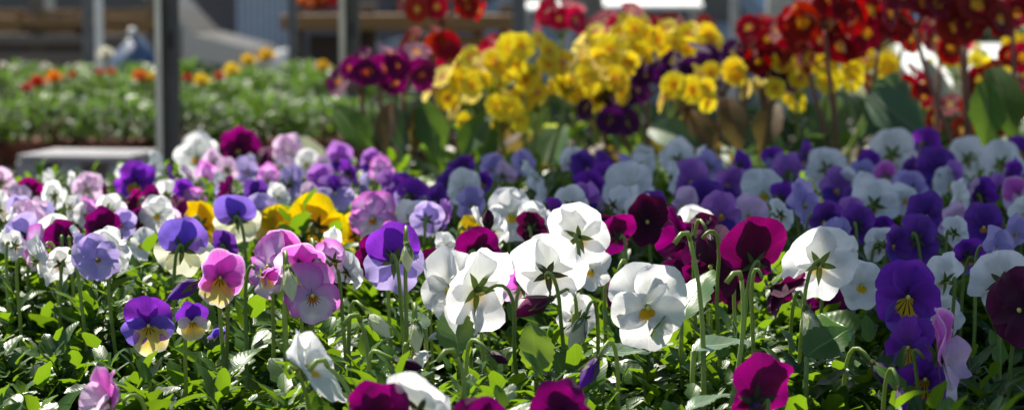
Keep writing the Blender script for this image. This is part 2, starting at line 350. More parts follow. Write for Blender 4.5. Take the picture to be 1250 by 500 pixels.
V_(381, 360, 76, 'L', yaw=14, pitch=0, roll=-6, d=.99, slo=.95, label='white and lilac viola facing the camera with an orange eye', short='the lilac viola with an orange eye')
V_(322, 335, 42, 'O', yaw=60, pitch=-22, fold=52, d=.98, roll=0, label='half closed magenta and cream viola in front of the lilac cluster')
V_(402, 300, 46, 'W', yaw=70, pitch=5, fold=25, roll=25, d=1.12, label='curled white viola just behind the lilac cluster')
V_(425, 332, 48, 'W', yaw=130, pitch=5, roll=-15, fold=15, d=1.04, label='crumpled white viola right of the orange-eyed lilac one')
V_(482, 316, 88, 'X', yaw=172, pitch=0, roll=4, fold=-6, d=1.02, dx=6, ss=.9, su=.95, label='purple viola with pale lilac lower petals, seen from behind', short='the purple and pale lilac viola')
V_(455, 266, 64, 'L', yaw=-6, pitch=5, roll=3, d=1.3, slo=.85, label='pink viola facing the camera with a yellow throat, beside the yellow ones', short='the pink viola with yellow throat')
V_(390, 276, 80, 'Y', yaw=160, pitch=5, roll=12, d=1.36, label='largest yellow viola, left of the pink one with yellow throat', short='the largest yellow viola')
V_(434, 286, 62, 'Y', yaw=-160, pitch=4, d=1.38, label='yellow viola partly behind the pink one with yellow throat')
V_(248, 276, 62, 'Y', yaw=150, pitch=0, d=1.34, label='yellow viola behind the violet and cream one')
V_(334, 282, 60, 'Y', yaw=30, pitch=-4, roll=30, d=1.34, label='yellow viola in the gap between the violet and the largest yellow one')
V_(290, 268, 62, 'C', yaw=174, pitch=0, roll=10, d=1.26, label='violet and cream viola seen from behind with hanging pale side petals', short='the violet and cream viola')
V_(223, 304, 74, 'C', yaw=-170, pitch=-2, roll=-4, d=1.13, slo=.9, label='broad blue violet viola seen from behind, above the left leaves', short='the broad blue violet viola')
V_(318, 258, 44, 'V', yaw=10, pitch=5, d=1.34, label='pale lavender viola between the yellow ones')
V_(276, 300, 40, 'D', yaw=160, d=1.2, label='dark violet viola tucked behind the lilac cluster')
V_(47, 318, 62, 'W', yaw=120, pitch=5, roll=20, fold=12, d=1.1, label='drooping white viola at the left edge above the leaves', short='the drooping white viola')
V_(72, 322, 44, 'W', yaw=-140, pitch=5, d=1.14, label='white viola just right of the drooping one at the left edge')
V_(140, 304, 58, 'W', yaw=150, pitch=8, roll=10, d=1.14, label='ruffled white viola seen from behind in front of the magenta one on the left', short='the left ruffled white viola')
V_(172, 298, 42, 'W', yaw=-30, pitch=4, d=1.2, label='white viola between the left ruffled white and the blue violet one')
V_(123, 283, 56, 'M', yaw=35, pitch=5, roll=24, fold=12, d=1.24, label='magenta viola with pointed petals on the left', short='the left pointed magenta viola')
V_(32, 270, 50, 'K', yaw=4, d=1.3, pitch=4, label='pale pink viola with an orange eye at the left edge', short='the pale pink viola at the left edge')
V_(20, 246, 42, 'K', yaw=-30, d=1.42, label='pale pink viola at the very left edge, behind the orange-eyed one')
V_(68, 282, 46, 'W', yaw=178, pitch=12, d=1.26, label='greyish white viola seen from behind with a dark centre, on the left')
# ---- middle of the picture, right half
V_(650, 278, 44, 'B', yaw=160, d=1.22, pitch=8, label='burgundy viola peeping over the left of the white cluster')
V_(584, 306, 62, 'M', yaw=170, d=1.12, pitch=12, label='magenta petal arc behind the big ruffled white viola')
V_(752, 288, 48, 'M', yaw=-160, d=1.16, pitch=10, su=1.15, ss=.7, label='magenta viola right of the topmost white one, seen from behind')
V_(738, 280, 36, 'B', yaw=160, d=1.2, label='burgundy viola squeezed behind the topmost white one')
V_(790, 270, 62, 'B', yaw=10, d=1.3, pitch=-10, label='shaded burgundy viola behind the sideways magenta one')
V_(852, 290, 60, 'B', yaw=-30, d=1.14, roll=30, label='burgundy viola behind the top of the bare stalk')
V_(637, 350, 54, 'A', yaw=-170, pitch=0, d=1.05, roll=10, label='pink viola glowing between the two white clusters')
V_(530, 322, 40, 'B', yaw=150, d=1.1, label='dark burgundy viola left of the big ruffled white one')
V_(545, 300, 34, 'W', yaw=40, d=1.18, label='small white viola peeping behind the ruffled white one')
V_(722, 330, 52, 'W', yaw=-35, pitch=0, d=1.08, roll=10, label='shaded white viola between the topmost and the camera-facing white ones')
V_(705, 388, 52, 'W', yaw=165, pitch=-10, d=1.02, label='white viola hanging below the plump magenta bud')
V_(1012, 385, 70, 'M', yaw=20, pitch=0, d=1.13, label='magenta viola behind the lower edge of the brightly lit white one')
V_(1052, 348, 58, 'W', yaw=0, pitch=0, d=1.06, slo=1.1, label='shaded white viola facing the camera with a yellow eye, left of the violet one', short='the shaded white viola with a yellow eye')
V_(1108, 362, 88, 'P', yaw=6, pitch=2, roll=-4, d=1.0, slo=1.0, label='large violet viola with a big yellow striped eye on the right', short='the large violet viola with a yellow eye')
V_(1152, 342, 62, 'W', yaw=-150, pitch=2, roll=-8, fold=30, d=1.05, label='folded white viola with pleated top, right of the large violet one', short='the pleated white viola')
V_(1152, 385, 54, 'W', yaw=150, pitch=-10, d=1.07, label='white petal flower hanging under the pleated white viola')
V_(1222, 342, 84, 'W', yaw=170, pitch=10, d=1.04, roll=6, label='wide shaded white viola seen from behind at the right edge', short='the wide white viola at the right edge')
V_(1245, 378, 90, 'B', yaw=-40, pitch=5, roll=-35, d=.98, su=1.1, label='dark burgundy viola cut by the right edge', short='the dark burgundy viola at the right edge')
V_(1110, 424, 76, 'P', yaw=-50, pitch=10, roll=-12, d=.98, label='violet viola partly behind the pink folded one at the lower right')
V_(1152, 436, 116, 'A', yaw=68, pitch=8, roll=-6, fold=14, d=.93, label='pink viola standing edge-on at the lower right', short='the pink viola standing edge-on')
V_(1130, 462, 80, 'P', yaw=-18, pitch=-6, d=.95, slo=1.15, su=.6, label='violet viola with a yellow lip hanging under the pink edge-on one')
V_(1073, 300, 44, 'W', yaw=-160, pitch=0, d=1.2, fold=10, label='shaded white viola right of the brightly lit one', short=None)
V_(1076, 282, 40, 'P', yaw=170, d=1.25, label='violet upper petals of a viola over the small shaded white one')
# ---- far rows on the left (soft focus, in the sun)
_r = random.Random(21)
def scatter(n, x0, x1, y0, y1, pals, w0, w1):
    done = [(v['x'], v['y']) for v in VIOLAS]
    k = 0; tries = 0
    while k < n and tries < 4000:
        tries += 1; x, y = _r.uniform(x0, x1), _r.uniform(y0, y1)
        if 232 < x < 445 and y > 240: continue
        if min(math.hypot(x-a, (y-b)*1.3) for a, b in done) < 15: continue
        done.append((x, y)); k += 1; q = _r.random(); yaw = _r.uniform(-55, 55) if q < .4 else (180+_r.uniform(-50, 50) if q < .75 else _r.choice([-90, 90])+_r.uniform(-25, 25))
        w_ = (w0+(w1-w0)*(y-y0)/(y1-y0))*_r.uniform(.85, 1.15)
        V_(round(x), round(y), round(w_), _r.choice(pals), yaw=yaw, pitch=_r.uniform(-20, 20), roll=_r.uniform(-40, 40), fold=_r.choice([0, 0, 10, 25, 40]))
for t in [(165, 224, 42, 'P', 10), (155, 246, 36, 'M', 60), (189, 208, 36, 'W', 150), (240, 192, 46, 'W', 20), (210, 217, 28, 'D', 60), (65, 240, 30, 'W', -150),
          (87, 254, 32, 'W', 140), (106, 231, 34, 'K', 20), (129, 238, 24, 'M', 150), (136, 257, 34, 'W', 10), (291, 184, 44, 'M', 15), (352, 188, 38, 'K', -20), (250, 216, 32, 'L', 30),
          (268, 226, 26, 'W', 150), (277, 208, 26, 'K', 170), (301, 208, 32, 'V', 0), (326, 218, 30, 'L', 20), (345, 207, 30, 'K', 160), (355, 226, 40, 'V', 170), (391, 220, 34, 'Q', 30),
          (374, 200, 28, 'W', 10), (414, 193, 30, 'Q', -20), (427, 211, 32, 'P', 160), (409, 236, 40, 'X', 20), (451, 197, 26, 'Q', 20), (466, 208, 26, 'L', -20), (226, 236, 28, 'P', 30), (440, 226, 28, 'V', 140),
          (205, 240, 32, 'W', 160), (192, 262, 36, 'W', 20), (208, 272, 30, 'K', 170), (48, 256, 26, 'K', 150), (10, 270, 30, 'W', 100), (172, 270, 28, 'M', 60), (240, 243, 26, 'L', 20),
          (378, 240, 30, 'K', 160), (312, 237, 30, 'D', 60), (477, 226, 32, 'D', 20), (339, 240, 28, 'W', 20), (395, 205, 24, 'K', 150), (104, 262, 26, 'W', 40), (4, 296, 30, 'W', 30), (232, 214, 24, 'K', 60),
          (260, 198, 26, 'K', 40), (318, 193, 28, 'M', 140), (20, 300, 30, 'W', 160), (95, 290, 26, 'W', 60), (152, 212, 20, 'W', 60)]:
    V_(t[0], t[1], t[2], t[3], yaw=t[4]+rng.uniform(-30, 30), pitch=rng.uniform(-20, 20), roll=rng.uniform(-35, 35), fold=rng.choice([0, 0, 15, 30, 40]))
# ---- far rows right half (soft focus, in the shade)
for t in [(500, 242, 42, 'X', 160), (531, 246, 36, 'D', 20), (520, 268, 36, 'V', 160), (560, 208, 36, 'D', 30), (566, 230, 38, 'D', -10), (576, 250, 36, 'V', 10), (600, 206, 30, 'V', 20), (615, 214, 28, 'K', 170),
          (655, 218, 40, 'W', 80), (624, 262, 64, 'W', 4), (667, 240, 34, 'W', -100), (697, 250, 38, 'W', 150), (716, 206, 36, 'D', 60), (722, 228, 36, 'P', 150), (714, 250, 44, 'D', 20), (503, 272, 44, 'W', 165),
          (573, 282, 30, 'Y', 150), (768, 231, 68, 'W', 4), (828, 196, 42, 'W', 160), (843, 222, 54, 'Q', 6), (832, 252, 40, 'D', 40), (862, 248, 48, 'D', 20), (801, 254, 40, 'D', -30), (888, 226, 42, 'Q', 20),
          (905, 204, 32, 'P', 160), (933, 236, 60, 'W', 12), (962, 212, 40, 'Q', 170), (981, 250, 48, 'V', 10), (1010, 206, 44, 'W', 170), (1022, 232, 44, 'Q', 0), (1088, 188, 62, 'W', 178), (1067, 250, 64, 'W', 170),
          (1040, 262, 36, 'Q', 150), (1131, 264, 56, 'D', 6), (1146, 209, 56, 'D', 8), (1110, 232, 40, 'D', 150), (1201, 277, 54, 'D', -6), (1228, 220, 46, 'P', 20), (1180, 195, 42, 'W', 160), (1224, 200, 46, 'W', 170),
          (1170, 245, 44, 'D', 60), (1166, 284, 34, 'W', 170), (1048, 275, 40, 'D', 160), (1246, 240, 40, 'A', 30), (1250, 262, 36, 'W', 10), (1130, 180, 38, 'P', 170), (1198, 240, 36, 'P', 150), (550, 226, 32, 'D', 160),
          (1240, 285, 34, 'V', 20), (640, 200, 26, 'V', 160), (586, 222, 28, 'P', 60), (740, 200, 28, 'P', 60), (785, 205, 30, 'W', 150), (865, 205, 34, 'V', 160), (880, 262, 44, 'D', 10), (915, 262, 40, 'D', 30),
          (955, 262, 34, 'W', 160), (1005, 270, 44, 'D', 20), (1022, 288, 40, 'V', 150), (1120, 292, 50, 'D', 160), (1215, 305, 44, 'D', 10), (1180, 312, 40, 'P', 160), (680, 258, 30, 'P', 160), (750, 250, 38, 'W', 160),
          (780, 262, 40, 'D', 30), (545, 262, 30, 'D', 150), (600, 282, 36, 'W', 160), (1060, 205, 34, 'P', 30), (1105, 210, 34, 'D', 60), (1160, 226, 36, 'W', 20), (945, 196, 28, 'D', 30), (985, 192, 30, 'P', 150), (1245, 185, 34, 'P', 30),
          (1090, 300, 40, 'D', 30), (850, 275, 54, 'W', 170), (1030, 310, 36, 'D', 20)]:
    sp = t[2] > 50
    V_(t[0], t[1], t[2], t[3], yaw=t[4]+(0 if sp else rng.uniform(-35, 35)), pitch=rng.uniform(-4, 8) if sp else rng.uniform(-18, 18), roll=rng.uniform(-6, 6) if sp else rng.uniform(-35, 35), fold=0 if sp else rng.choice([0, 0, 12, 30, 40]))
scatter(22, 0, 480, 215, 325, 'WWKLVVM', 30, 46)
scatter(22, 485, 1250, 192, 300, 'DWPWVQKWA', 28, 42)
#@@END

REFS = [(205, 200, 'the tall metal post'), (540, 165, 'the broad green primula leaf'), (640, 150, 'the big yellow primula'),
        (870, 160, 'the grey green primula leaves'), (1168, 150, 'the red-stalked primula'), (110, 200, 'the white pallet')]
LM = [(v['x'], v['y'], v['short']) for v in VIOLAS if v['short']] + REFS
EXTRA_LM = {(240, 192): 'the tall white viola by the post', (291, 184): 'the farthest magenta viola', (165, 224): 'the purple viola left of the post', (624, 262): 'the soft white viola with an eye',
            (768, 231): 'the shaded white viola with gold eye', (843, 222): 'the mauve viola with orange eye', (933, 236): 'the white viola with yellow eye', (1088, 188): 'the white viola showing its green cross', (1067, 250): 'the lower white viola showing its cross',
            (1131, 264): 'the middle violet with orange eye', (1146, 209): 'the upper violet with orange eye', (1201, 277): 'the right violet with orange eye', (981, 250): 'the lavender viola with red eye', (355, 226): 'the far lavender viola'}
for i_, v in enumerate(VIOLAS):
    if not v['label'] and v['w'] < 52: v['w'] = round(v['w']*1.22)
    if v['pal'] == 'D' and v['w'] < 56 and not v['label'] and i_ % 5 < 2: v['pal'] = 'VQWQKX'[i_ // 2 % 6]
for v in VIOLAS:
    s_ = EXTRA_LM.get((v['x'], v['y']))
    if s_: v['short'] = s_; LM.append((v['x'], v['y'], s_))
used = set(v['label'] for v in VIOLAS if v['label'])
used_rel = set()
OWN = {'the tall white viola by the post': 'tall white viola rising right beside the tall metal post', 'the farthest magenta viola': 'farthest magenta viola, standing under the dark gap right of the post',
       'the purple viola left of the post': 'purple viola with a yellow lip, left of the tall metal post', 'the soft white viola with an eye': 'shaded white viola with a yellow eye, behind the white cluster',
       'the shaded white viola with gold eye': 'large shaded white viola with a gold eye, behind the camera-facing white one', 'the mauve viola with orange eye': 'mauve viola over deep violet petals, in the shaded far row',
       'the white viola with yellow eye': 'shaded white viola with a yellow eye, behind the glowing magenta one', 'the white viola showing its green cross': 'farther white viola seen from behind with sepals like a green cross, right',
       'the lower white viola showing its cross': 'nearer of two white violas with green sepal crosses, behind the brightly lit one', 'the middle violet with orange eye': 'deep violet viola with an orange eye, above the large violet one',
       'the upper violet with orange eye': 'deep violet viola with an orange eye, right of the farther cross-backed white viola', 'the right violet with orange eye': 'deep violet viola with an orange eye, behind the wide white one at right',
       'the lavender viola with red eye': 'lavender viola with a dark red eye, behind the brightly lit white one', 'the far lavender viola': 'pale lavender viola seen from behind, in the sunny far row'}
def face_word(v):
    a = abs(((v['yaw']+180) % 360)-180)
    return 'facing the camera' if a < 50 else ('seen from behind' if a > 125 else 'seen from the side')
for v in VIOLAS:
    if v['label']: continue
    if v['short'] in OWN: v['label'] = OWN[v['short']]; used.add(v['label']); continue
    cands = sorted(LM, key=lambda q: math.hypot(q[0]-v['x'], (q[1]-v['y'])*1.5))
    for q in cands:
        dx, dy = v['x']-q[0], v['y']-q[1]
        rel = ('right of' if dx > 0 else 'left of') if abs(dx) > abs(dy)*1.6 else ('just behind' if dy < 0 else 'just in front of')
        if abs(dx) <= abs(dy)*1.6 and abs(dx) > abs(dy)*.5: rel = ('behind and ' if dy < 0 else 'in front and ')+('right of' if dx > 0 else 'left of')
        key = (v['pal'], rel, q[2])
        if key in used_rel: continue
        base = PALS[v['pal']][3]; lab = f"{'small ' if v['w'] < 31 and not base.startswith('small') else ''}{base} {face_word(v)}, {rel} {q[2]}"
        if len(lab.split()) <= 16 and lab not in used:
            used.add(lab); used_rel.add(key); v['label'] = lab; break

def seedful(v): return int(v['x']*13+v['y']*7)
def stem_path(head, back, base, hook, L):
    up = Vector((0, 0, 1))
    p0 = head+back*.004*1
    p1 = head+back*.014*hook+up*.010*hook
    p2 = Vector((base.x*.5+head.x*.5, base.y*.5+head.y*.5, head.z+.006*hook))+back*.012*hook
    p3 = head*.45+base*.55
    a = bez(p0, p1, p2+up*.004, Vector((p2.x*.5+p3.x*.5, p2.y*.5+p3.y*.5, head.z-.02)), 8)
    q = a[-1]; dirn = (a[-1]-a[-2]).normalized()
    b = bez(q, q+dirn*.02, base+(q-base)*.45+Vector((.003, 0, 0)), base, 7)
    return a+b[1:]
def build_viola(v):
    d = v['d'] or depth(v['y'])*(1+((seedful(v)*37) % 100-50)*.0006)
    s = v['w']*d/F/2/.98; head = at(v['x'], v['y'], d); rr = random.Random(seedful(v))
    Rh = Matrix.Rotation(R(v['yaw']), 3, 'Z') @ Matrix.Rotation(R(-v['pitch']), 3, 'X') @ Matrix.Rotation(R(v['roll']), 3, 'Y')
    back = Rh @ Vector((0, 1, 0))
    hz = min(head.z, ZC-.131)
    base = Vector((head.x+v['dx']*d/F+rr.uniform(-.013, .013)+back.x*.01, head.y+back.y*.015+rr.uniform(0, .012), hz-.105))
    root = empty('viola_flower', base)
    tag(root, v['label'], 'flower', 'violas in the flower bed')
    hi = 1 if v['w'] >= 44 else 0; ns = 8 if hi else 6
    up_m, sd_m, lo_m, _ = PALS[v['pal']]
    Mh = Matrix.Translation(head-base) @ Rh.to_4x4()
    tl = v['tilt'] if v['tilt'] is not None else 0
    spec = [('upper_petal', 'upper', -24, -8-tl, .05, up_m, v['su']), ('upper_petal', 'upper', 26, -5-tl, .085, up_m, v['su']*.97),
            ('side_petal', 'side', -104, 3, .03, sd_m, v['ss']), ('side_petal', 'side', 105, 5, .025, sd_m, v['ss']), ('lower_petal', 'lower', 180, 10, -.01, lo_m, v['slo'])]
    for (nm, kd, th, ti, yo, mt, k) in spec:
        me = PET[kd, rr.randrange(ns), hi]
        o = obj(nm, me, root, M[mt])
        j = rr.uniform(-6, 6)
        o.matrix_local = Mh @ Matrix.Translation((0, yo*s, 0)) @ Matrix.Rotation(R(th+j), 4, 'Y') @ Matrix.Rotation(R(ti+v['fold']*rr.uniform(.8, 1.1)+rr.uniform(-9, 12)), 4, 'X') @ Matrix.Diagonal((s*k*rr.uniform(.94, 1.06), s*k, s*k*rr.uniform(.95, 1.05), 1))
    o = obj('calyx', CAL[rr.randrange(4)], root, M['purple_green'] if v['pal'] in 'MBPD' or rr.random() < .3 else M['green']); o.matrix_local = Mh @ Matrix.Scale(s, 4)
    if v['w'] > 36:
        o = obj('stigma', EYE, root); o.matrix_local = Mh @ Matrix.Scale(s, 4)
        o = obj('spur', SPUR, root, M['stigma'] if v['pal'] in 'WYL' else M['spur']); o.matrix_local = Mh @ Matrix.Scale(s, 4)
    mb = MB(); pth = [p-base for p in stem_path(head+back*.2*s, back, base, v['hook']*.65*s/.019, 0)]
    mb.tube(pth, .0008, .0011, 7 if hi else 5); obj('stem', mb.mesh('stem', M['stem']), root)
    return root
for v in VIOLAS: build_viola(v)

# ------------------------------------------------------------------ viola buds
def bud_mesh(mat, seed):
    mb = MB(); n, m = 14, 12; V = []; UV = []
    for j in range(m):
        t = j/(m-1); r = .30*math.sin(math.pi*(t*.93+.05))**.75*(1-.35*t)
        for i in range(n):
            a = 2*math.pi*i/n; q = r*(1+.16*math.sin(3*a+t*5+seed)+.05*math.sin(7*a+t*3)); V.append((q*math.cos(a), -.05-1.15*t+.1, q*math.sin(a)-.10*t*t)); UV.append((i/n, .3+.7*t))
    mb.add(V, grid_faces(n, m, wrap=True), UV); return mb.mesh('furled_petals', mat)
def bud_calyx():
    mb = MB()
    for k in range(5):
        a = 2*math.pi*(k+.3)/5; blade(mb, (.10*math.sin(a), .04, .10*math.cos(a)), (math.sin(a)*.32, -1, math.cos(a)*.32), (math.sin(a), 0, math.cos(a)), .80, .22, .10, 6)
        blade(mb, (.06*math.sin(a), .06, .06*math.cos(a)), (math.sin(a)*.8, .8, math.cos(a)*.8), (math.sin(a), 0, math.cos(a)), .2, .14, .1, 3)
    mb.tube([(0, -.04, 0), (0, .05, 0), (0, .12, .02), (0, .2, .03)], .12, .06, 8); return mb.mesh('calyx', M['green'])
BUDC = bud_calyx(); BUDM = {k: bud_mesh(M[k], i) for i, k in enumerate(['magenta', 'cream', 'white', 'purple', 'burgundy'])}
BUDS = [(668, 366, 46, 'magenta', -78, -18, 22, 1.0, 'plump magenta bud hanging below the white cluster'), (752, 340, 36, 'magenta', -40, -62, -4, 1.01, 'small magenta bud left of the camera-facing white viola'),
        (985, 380, 48, 'cream', 22, -58, -8, .99, 'pale cream bud hanging under the brightly lit white viola'), (712, 390, 44, 'cream', -42, -52, -5, .98, 'pale cream bud hanging below the plump magenta bud'),
        (240, 345, 40, 'purple', -72, -22, 16, 1.0, 'narrow purple bud left of the magenta and yellow viola'), (497, 300, 32, 'cream', 10, -70, 4, .99, 'cream bud in front of the purple and pale lilac viola'),
        (352, 330, 40, 'cream', 20, -55, 6, .97, 'greenish cream bud in front of the lilac cluster'), (452, 386, 40, 'cream', 50, -30, -14, .96, 'greenish white bud nodding on a straight stalk'),
        (1068, 445, 42, 'purple', 55, -38, -20, .95, 'dark purple bud nodding left of the pink edge-on viola'), (484, 440, 34, 'burgundy', 75, -8, -10, .9, 'withered dark bud above the low white viola'),
        (596, 278, 30, 'burgundy', 0, 60, 0, 1.15, 'upright burgundy bud above the ruffled white viola'), (728, 440, 40, 'purple', -55, -48, 0, .90, 'violet bud like a spur above the magenta viola with a folded petal'),
        (508, 395, 36, 'cream', 10, -65, 0, .95, 'pale bud above the narrow white spike'), (1098, 475, 30, 'purple', 20, -60, 0, .9, 'dark purple bud at the bottom edge, lower right'),
        (385, 312, 26, 'white', 20, -50, 0, 1.0, 'small white bud inside the lilac cluster'), (545, 405, 24, 'white', -70, -10, 0, 1.0, 'small white bud under the ruffled white viola'),
        (865, 286, 24, 'burgundy', 30, -40, 0, 1.05, 'tiny burgundy bud near the top of the bare stalk'), (600, 430, 26, 'burgundy', 60, -20, -8, .92, 'tiny dark bud low beside the hooked pale stalk')]
for (x, y, wpx, mt, yaw, pitch, dx, d, lab) in BUDS:
    head = at(x, y, d); s = wpx*d/F/1.1
    Rh = Matrix.Rotation(R(yaw), 3, 'Z') @ Matrix.Rotation(R(-pitch), 3, 'X'); back = Rh @ Vector((0, 1, 0))
    base = Vector((head.x+dx*d/F, head.y+.015, ZC-.235)); root = empty('viola_bud', base); tag(root, lab, 'flower bud', 'viola buds')
    Mh = Matrix.Translation(head-base) @ Rh.to_4x4() @ Matrix.Scale(s, 4)
    o = obj('furled_petals', BUDM[mt], root); o.matrix_local = Mh
    o = obj('calyx', BUDC, root, M['purple_green'] if mt in ('magenta', 'purple', 'burgundy') else M['green']); o.matrix_local = Mh
    mb = MB(); h2 = head+back*.18*s; bk = Vector((back.x, back.y, 0)).normalized() if abs(back.z) < .99 else Vector((1, 0, 0))
    q = Vector((head.x*.7+base.x*.3, head.y*.7+base.y*.3, head.z-.018))+bk*.012
    pth = bez(h2, h2+back*.010+Vector((0, 0, .004)), q+Vector((0, 0, .026)), q, 8)
    pth += bez(q, q-Vector((0, 0, .02)), base+(q-base)*.3, base, 6)[1:]
    mb.tube([p-base for p in pth], .0008, .0011, 7); obj('stem', mb.mesh('stem', M['stem']), root)
# bare stalks that cross the picture
for (x0, y0, x1, y1, d, lab) in [(842, 292, 858, 500, .93, 'tall straight pale stalk right of the camera-facing white viola'), (905, 340, 885, 500, .92, 'thick olive stalk leaning left below the glowing magenta viola'),
                                 (440, 392, 446, 500, .92, 'straight bright green stalk left of the white spike'),
                                 (400, 447, 438, 486, .86, 'pale curved stalk right of the folded white viola'),                                  (556, 435, 560, 480, .86, 'pale hooked stalk right of the low white viola')]:
    a, b = at(x0, y0, d), at(x1, y1+30, d); mb = MB()
    c = a.lerp(b, .5)+Vector((.004, 0, 0)); mb.tube([p-b for p in bez(a, a.lerp(c, .5)+Vector((.002, 0, 0)), c, b, 10)], .0009, .0012, 8)
    tip = a-b; mb.tube([tip, tip+Vector((-.001, -.002, .003)), tip+Vector((-.004, -.005, .003)), tip+Vector((-.007, -.006, -.001))], .0010, .0012, 8)
    o = obj('flower_stalk', mb.mesh('flower_stalk', M['stem'])); o.location = b; tag(o, lab, 'stalk', 'bare stalks of the violas')

# ------------------------------------------------------------------ leaves
def leaf_arrays(L, W, nseg=6, nu=5, crenate=.0, fold=.25, curl=.3, tip=1.0):
    V = []; UV = []
    for j in range(nseg):
        t = j/(nseg-1); wd = W*.5*(math.sin(math.pi*(t**.75*.96+.02))**.8)+.0006
        wd *= (1+crenate*(1 if j % 2 else -1))
        for i in range(nu):
            u = -1+2*i/(nu-1); V.append((u*wd, L*t*(1-.03*abs(u)), fold*abs(u)*wd - curl*L*t*t*.5 + .02*L*math.sin(t*9+u*2))); UV.append((.5+.5*u, t))
    return np.array(V, dtype=np.float32), np.array(grid_faces(nu, nseg), dtype=np.int32), np.array(UV, dtype=np.float32)
def euler_np(yaw, pitch, roll):
    return np.array((Matrix.Rotation(yaw, 3, 'Z') @ Matrix.Rotation(pitch, 3, 'X') @ Matrix.Rotation(roll, 3, 'Y')), dtype=np.float32)
M['viola_leaf'] = leaf_mat('viola_leaf', (.010, .038, .007), (.052, .125, .014), (.24, .42, .012), trans=.36, rough=.36, spec=.36, attr=True)
M['viola_leaf_single'] = leaf_mat('viola_leaf_single', (.03, .085, .015), (.07, .16, .025), (.34, .52, .03), trans=.42, rough=.32, spec=.55)
M['silver_leaf'] = leaf_mat('glossy_leaf', (.10, .16, .10), (.16, .22, .14), (.2, .3, .1), trans=.15, rough=.16, spec=1.0)
def shoot(rr):
    """one leafy viola shoot, returned as arrays (origin at its foot)"""
    H = rr.uniform(.045, .085); Vs, Fs, Us, Rs = [], [], [], []; off = 0
    lean = (rr.uniform(-.25, .25), rr.uniform(-.25, .25))
    def push(v, f, u, r):
        nonlocal off
        Vs.append(v); Fs.append(f+off); Us.append(u); Rs.append(np.full(len(v), r, dtype=np.float32)); off += len(v)
    mb = MB(); mb.tube([(lean[0]*z, lean[1]*z, z) for z in (0, H*.35, H*.7, H)], .0014, .0009, 5)
    push(np.array([tuple(p) for p in mb.v], dtype=np.float32), np.array(mb.f, dtype=np.int32), np.array(mb.uv, dtype=np.float32), .95)
    n = rr.randint(11, 16)
    for k in range(n):
        t = .25+.75*(k+.5)/n; z = H*t; az = k*2.4+rr.uniform(-.4, .4); young = t > .8
        L = rr.uniform(.013, .025)*(1.05-.45*max(0, t-.6)/.4); W = L*rr.uniform(.40, .82)*(1 if not young else .8)
        lv, lf, lu = leaf_arrays(L, W, 7 if not young else 5, 3 if young else 5, .10, rr.uniform(.1, .5), rr.uniform(.1, .9))
        rot = euler_np(az, rr.uniform(.1, .9)+(.35 if young else 0), rr.uniform(-.4, .4))
        pet = rr.uniform(.004, .012)
        lv = (lv+np.array([0, pet, 0], dtype=np.float32)) @ rot.T+np.array([lean[0]*z, lean[1]*z, z], dtype=np.float32)
        push(lv, lf, lu, rr.uniform(0, 1)**1.7 if not young else rr.uniform(.6, 1))
        # little stipules at the leaf foot
        for q in range(4):
            sv, sf, su = leaf_arrays(rr.uniform(.006, .016), .0024, 4, 3, 0, .2, .3)
            rot = euler_np(az+rr.uniform(-.9, .9), rr.uniform(.3, 1.1), 0)
            push(sv @ rot.T+np.array([lean[0]*z, lean[1]*z, z], dtype=np.float32), sf, su, rr.uniform(.4, 1))
    return np.concatenate(Vs), np.concatenate(Fs), np.concatenate(Us), np.concatenate(Rs), H
def foliage(name, mat, area, n, ztop, seed, protos, scale=(.8, 1.2), zfun=None):
    rr = random.Random(seed); Vs, Fs, Us, Rs = [], [], [], []; off = 0
    for i in range(n):
        x, y = area(rr); p = protos[rr.randrange(len(protos))]; sc = rr.uniform(*scale)
        rot = euler_np(rr.uniform(0, 6.28), rr.uniform(-.25, .25), rr.uniform(-.25, .25))
        top = ztop(x, y)+rr.uniform(-.040, .012)
        v = (p[0]*sc) @ rot.T+np.array([x, y, top-p[4]*sc], dtype=np.float32)
        Vs.append(v); Fs.append(p[1]+off); Us.append(p[2]); Rs.append(np.clip(p[3]+rr.uniform(-.25, .25), 0, 1)); off += len(v)
    me = mesh_np(name, np.concatenate(Vs), np.concatenate(Fs), mat, np.concatenate(Us), np.concatenate(Rs)); return obj(name, me)
sr = random.Random(3); SH = [shoot(sr) for _ in range(14)]
def ztop(x, y):
    return ZC-.176+.018*max(0, min(1, (y-1.0)/.16))-.016*max(0, min(1, (-.06-x)/.06))*max(0, min(1, (.95-y)/.1))-.008*max(0, min(1, (y-1.3)/.3)) + .020*mnoise.noise(Vector((x*7, y*7, 1.3)))
def area(rr):
    y = .50+1.52*rr.random()**1.15; return rr.uniform(-.22-.26*y, .22+.26*y), y
fo = foliage('viola_foliage', M['viola_leaf'], area, 3900, ztop, 5, SH); tag(fo, 'dense green leafy shoots covering the viola bed', 'foliage', kind='stuff')
M['humus'] = plain('potting_soil', (.035, .024, .016), .95, scale=60, amount=.6, bump=.8)
# single leaves one can pick out
def big_leaf(x, y, wpx, hpx, d, yaw, pitch, roll, mat, lab, crenate=.08):
    c = at(x, y, d); L = hpx*d/F; W = wpx*d/F
    v, f, u = leaf_arrays(L, W, 15, 9, .0, .18, .45); v[:, 1] *= 1; rot = euler_np(R(yaw), R(pitch), R(roll))
    # crenate rim
    for i in range(len(v)):
        if u[i, 0] < .01 or u[i, 0] > .99: v[i, 0] *= 1+crenate*(1 if int(u[i, 1]*14+.5) % 2 else -.6)
    v = v @ rot.T; root = empty('viola_leaf', (c.x, c.y, c.z)); tag(root, lab, 'leaf', 'single viola leaves')
    obj('blade', mesh_np('blade', v, f, mat, u), root)
    mb = MB(); mb.tube([Vector((0, 0, 0)), Vector((0, .002, -.012)), Vector((.002, .006, -.05))], .0010, .0013, 6); obj('petiole', mb.mesh('petiole', M['stem']), root)
ML = M['viola_leaf_single']
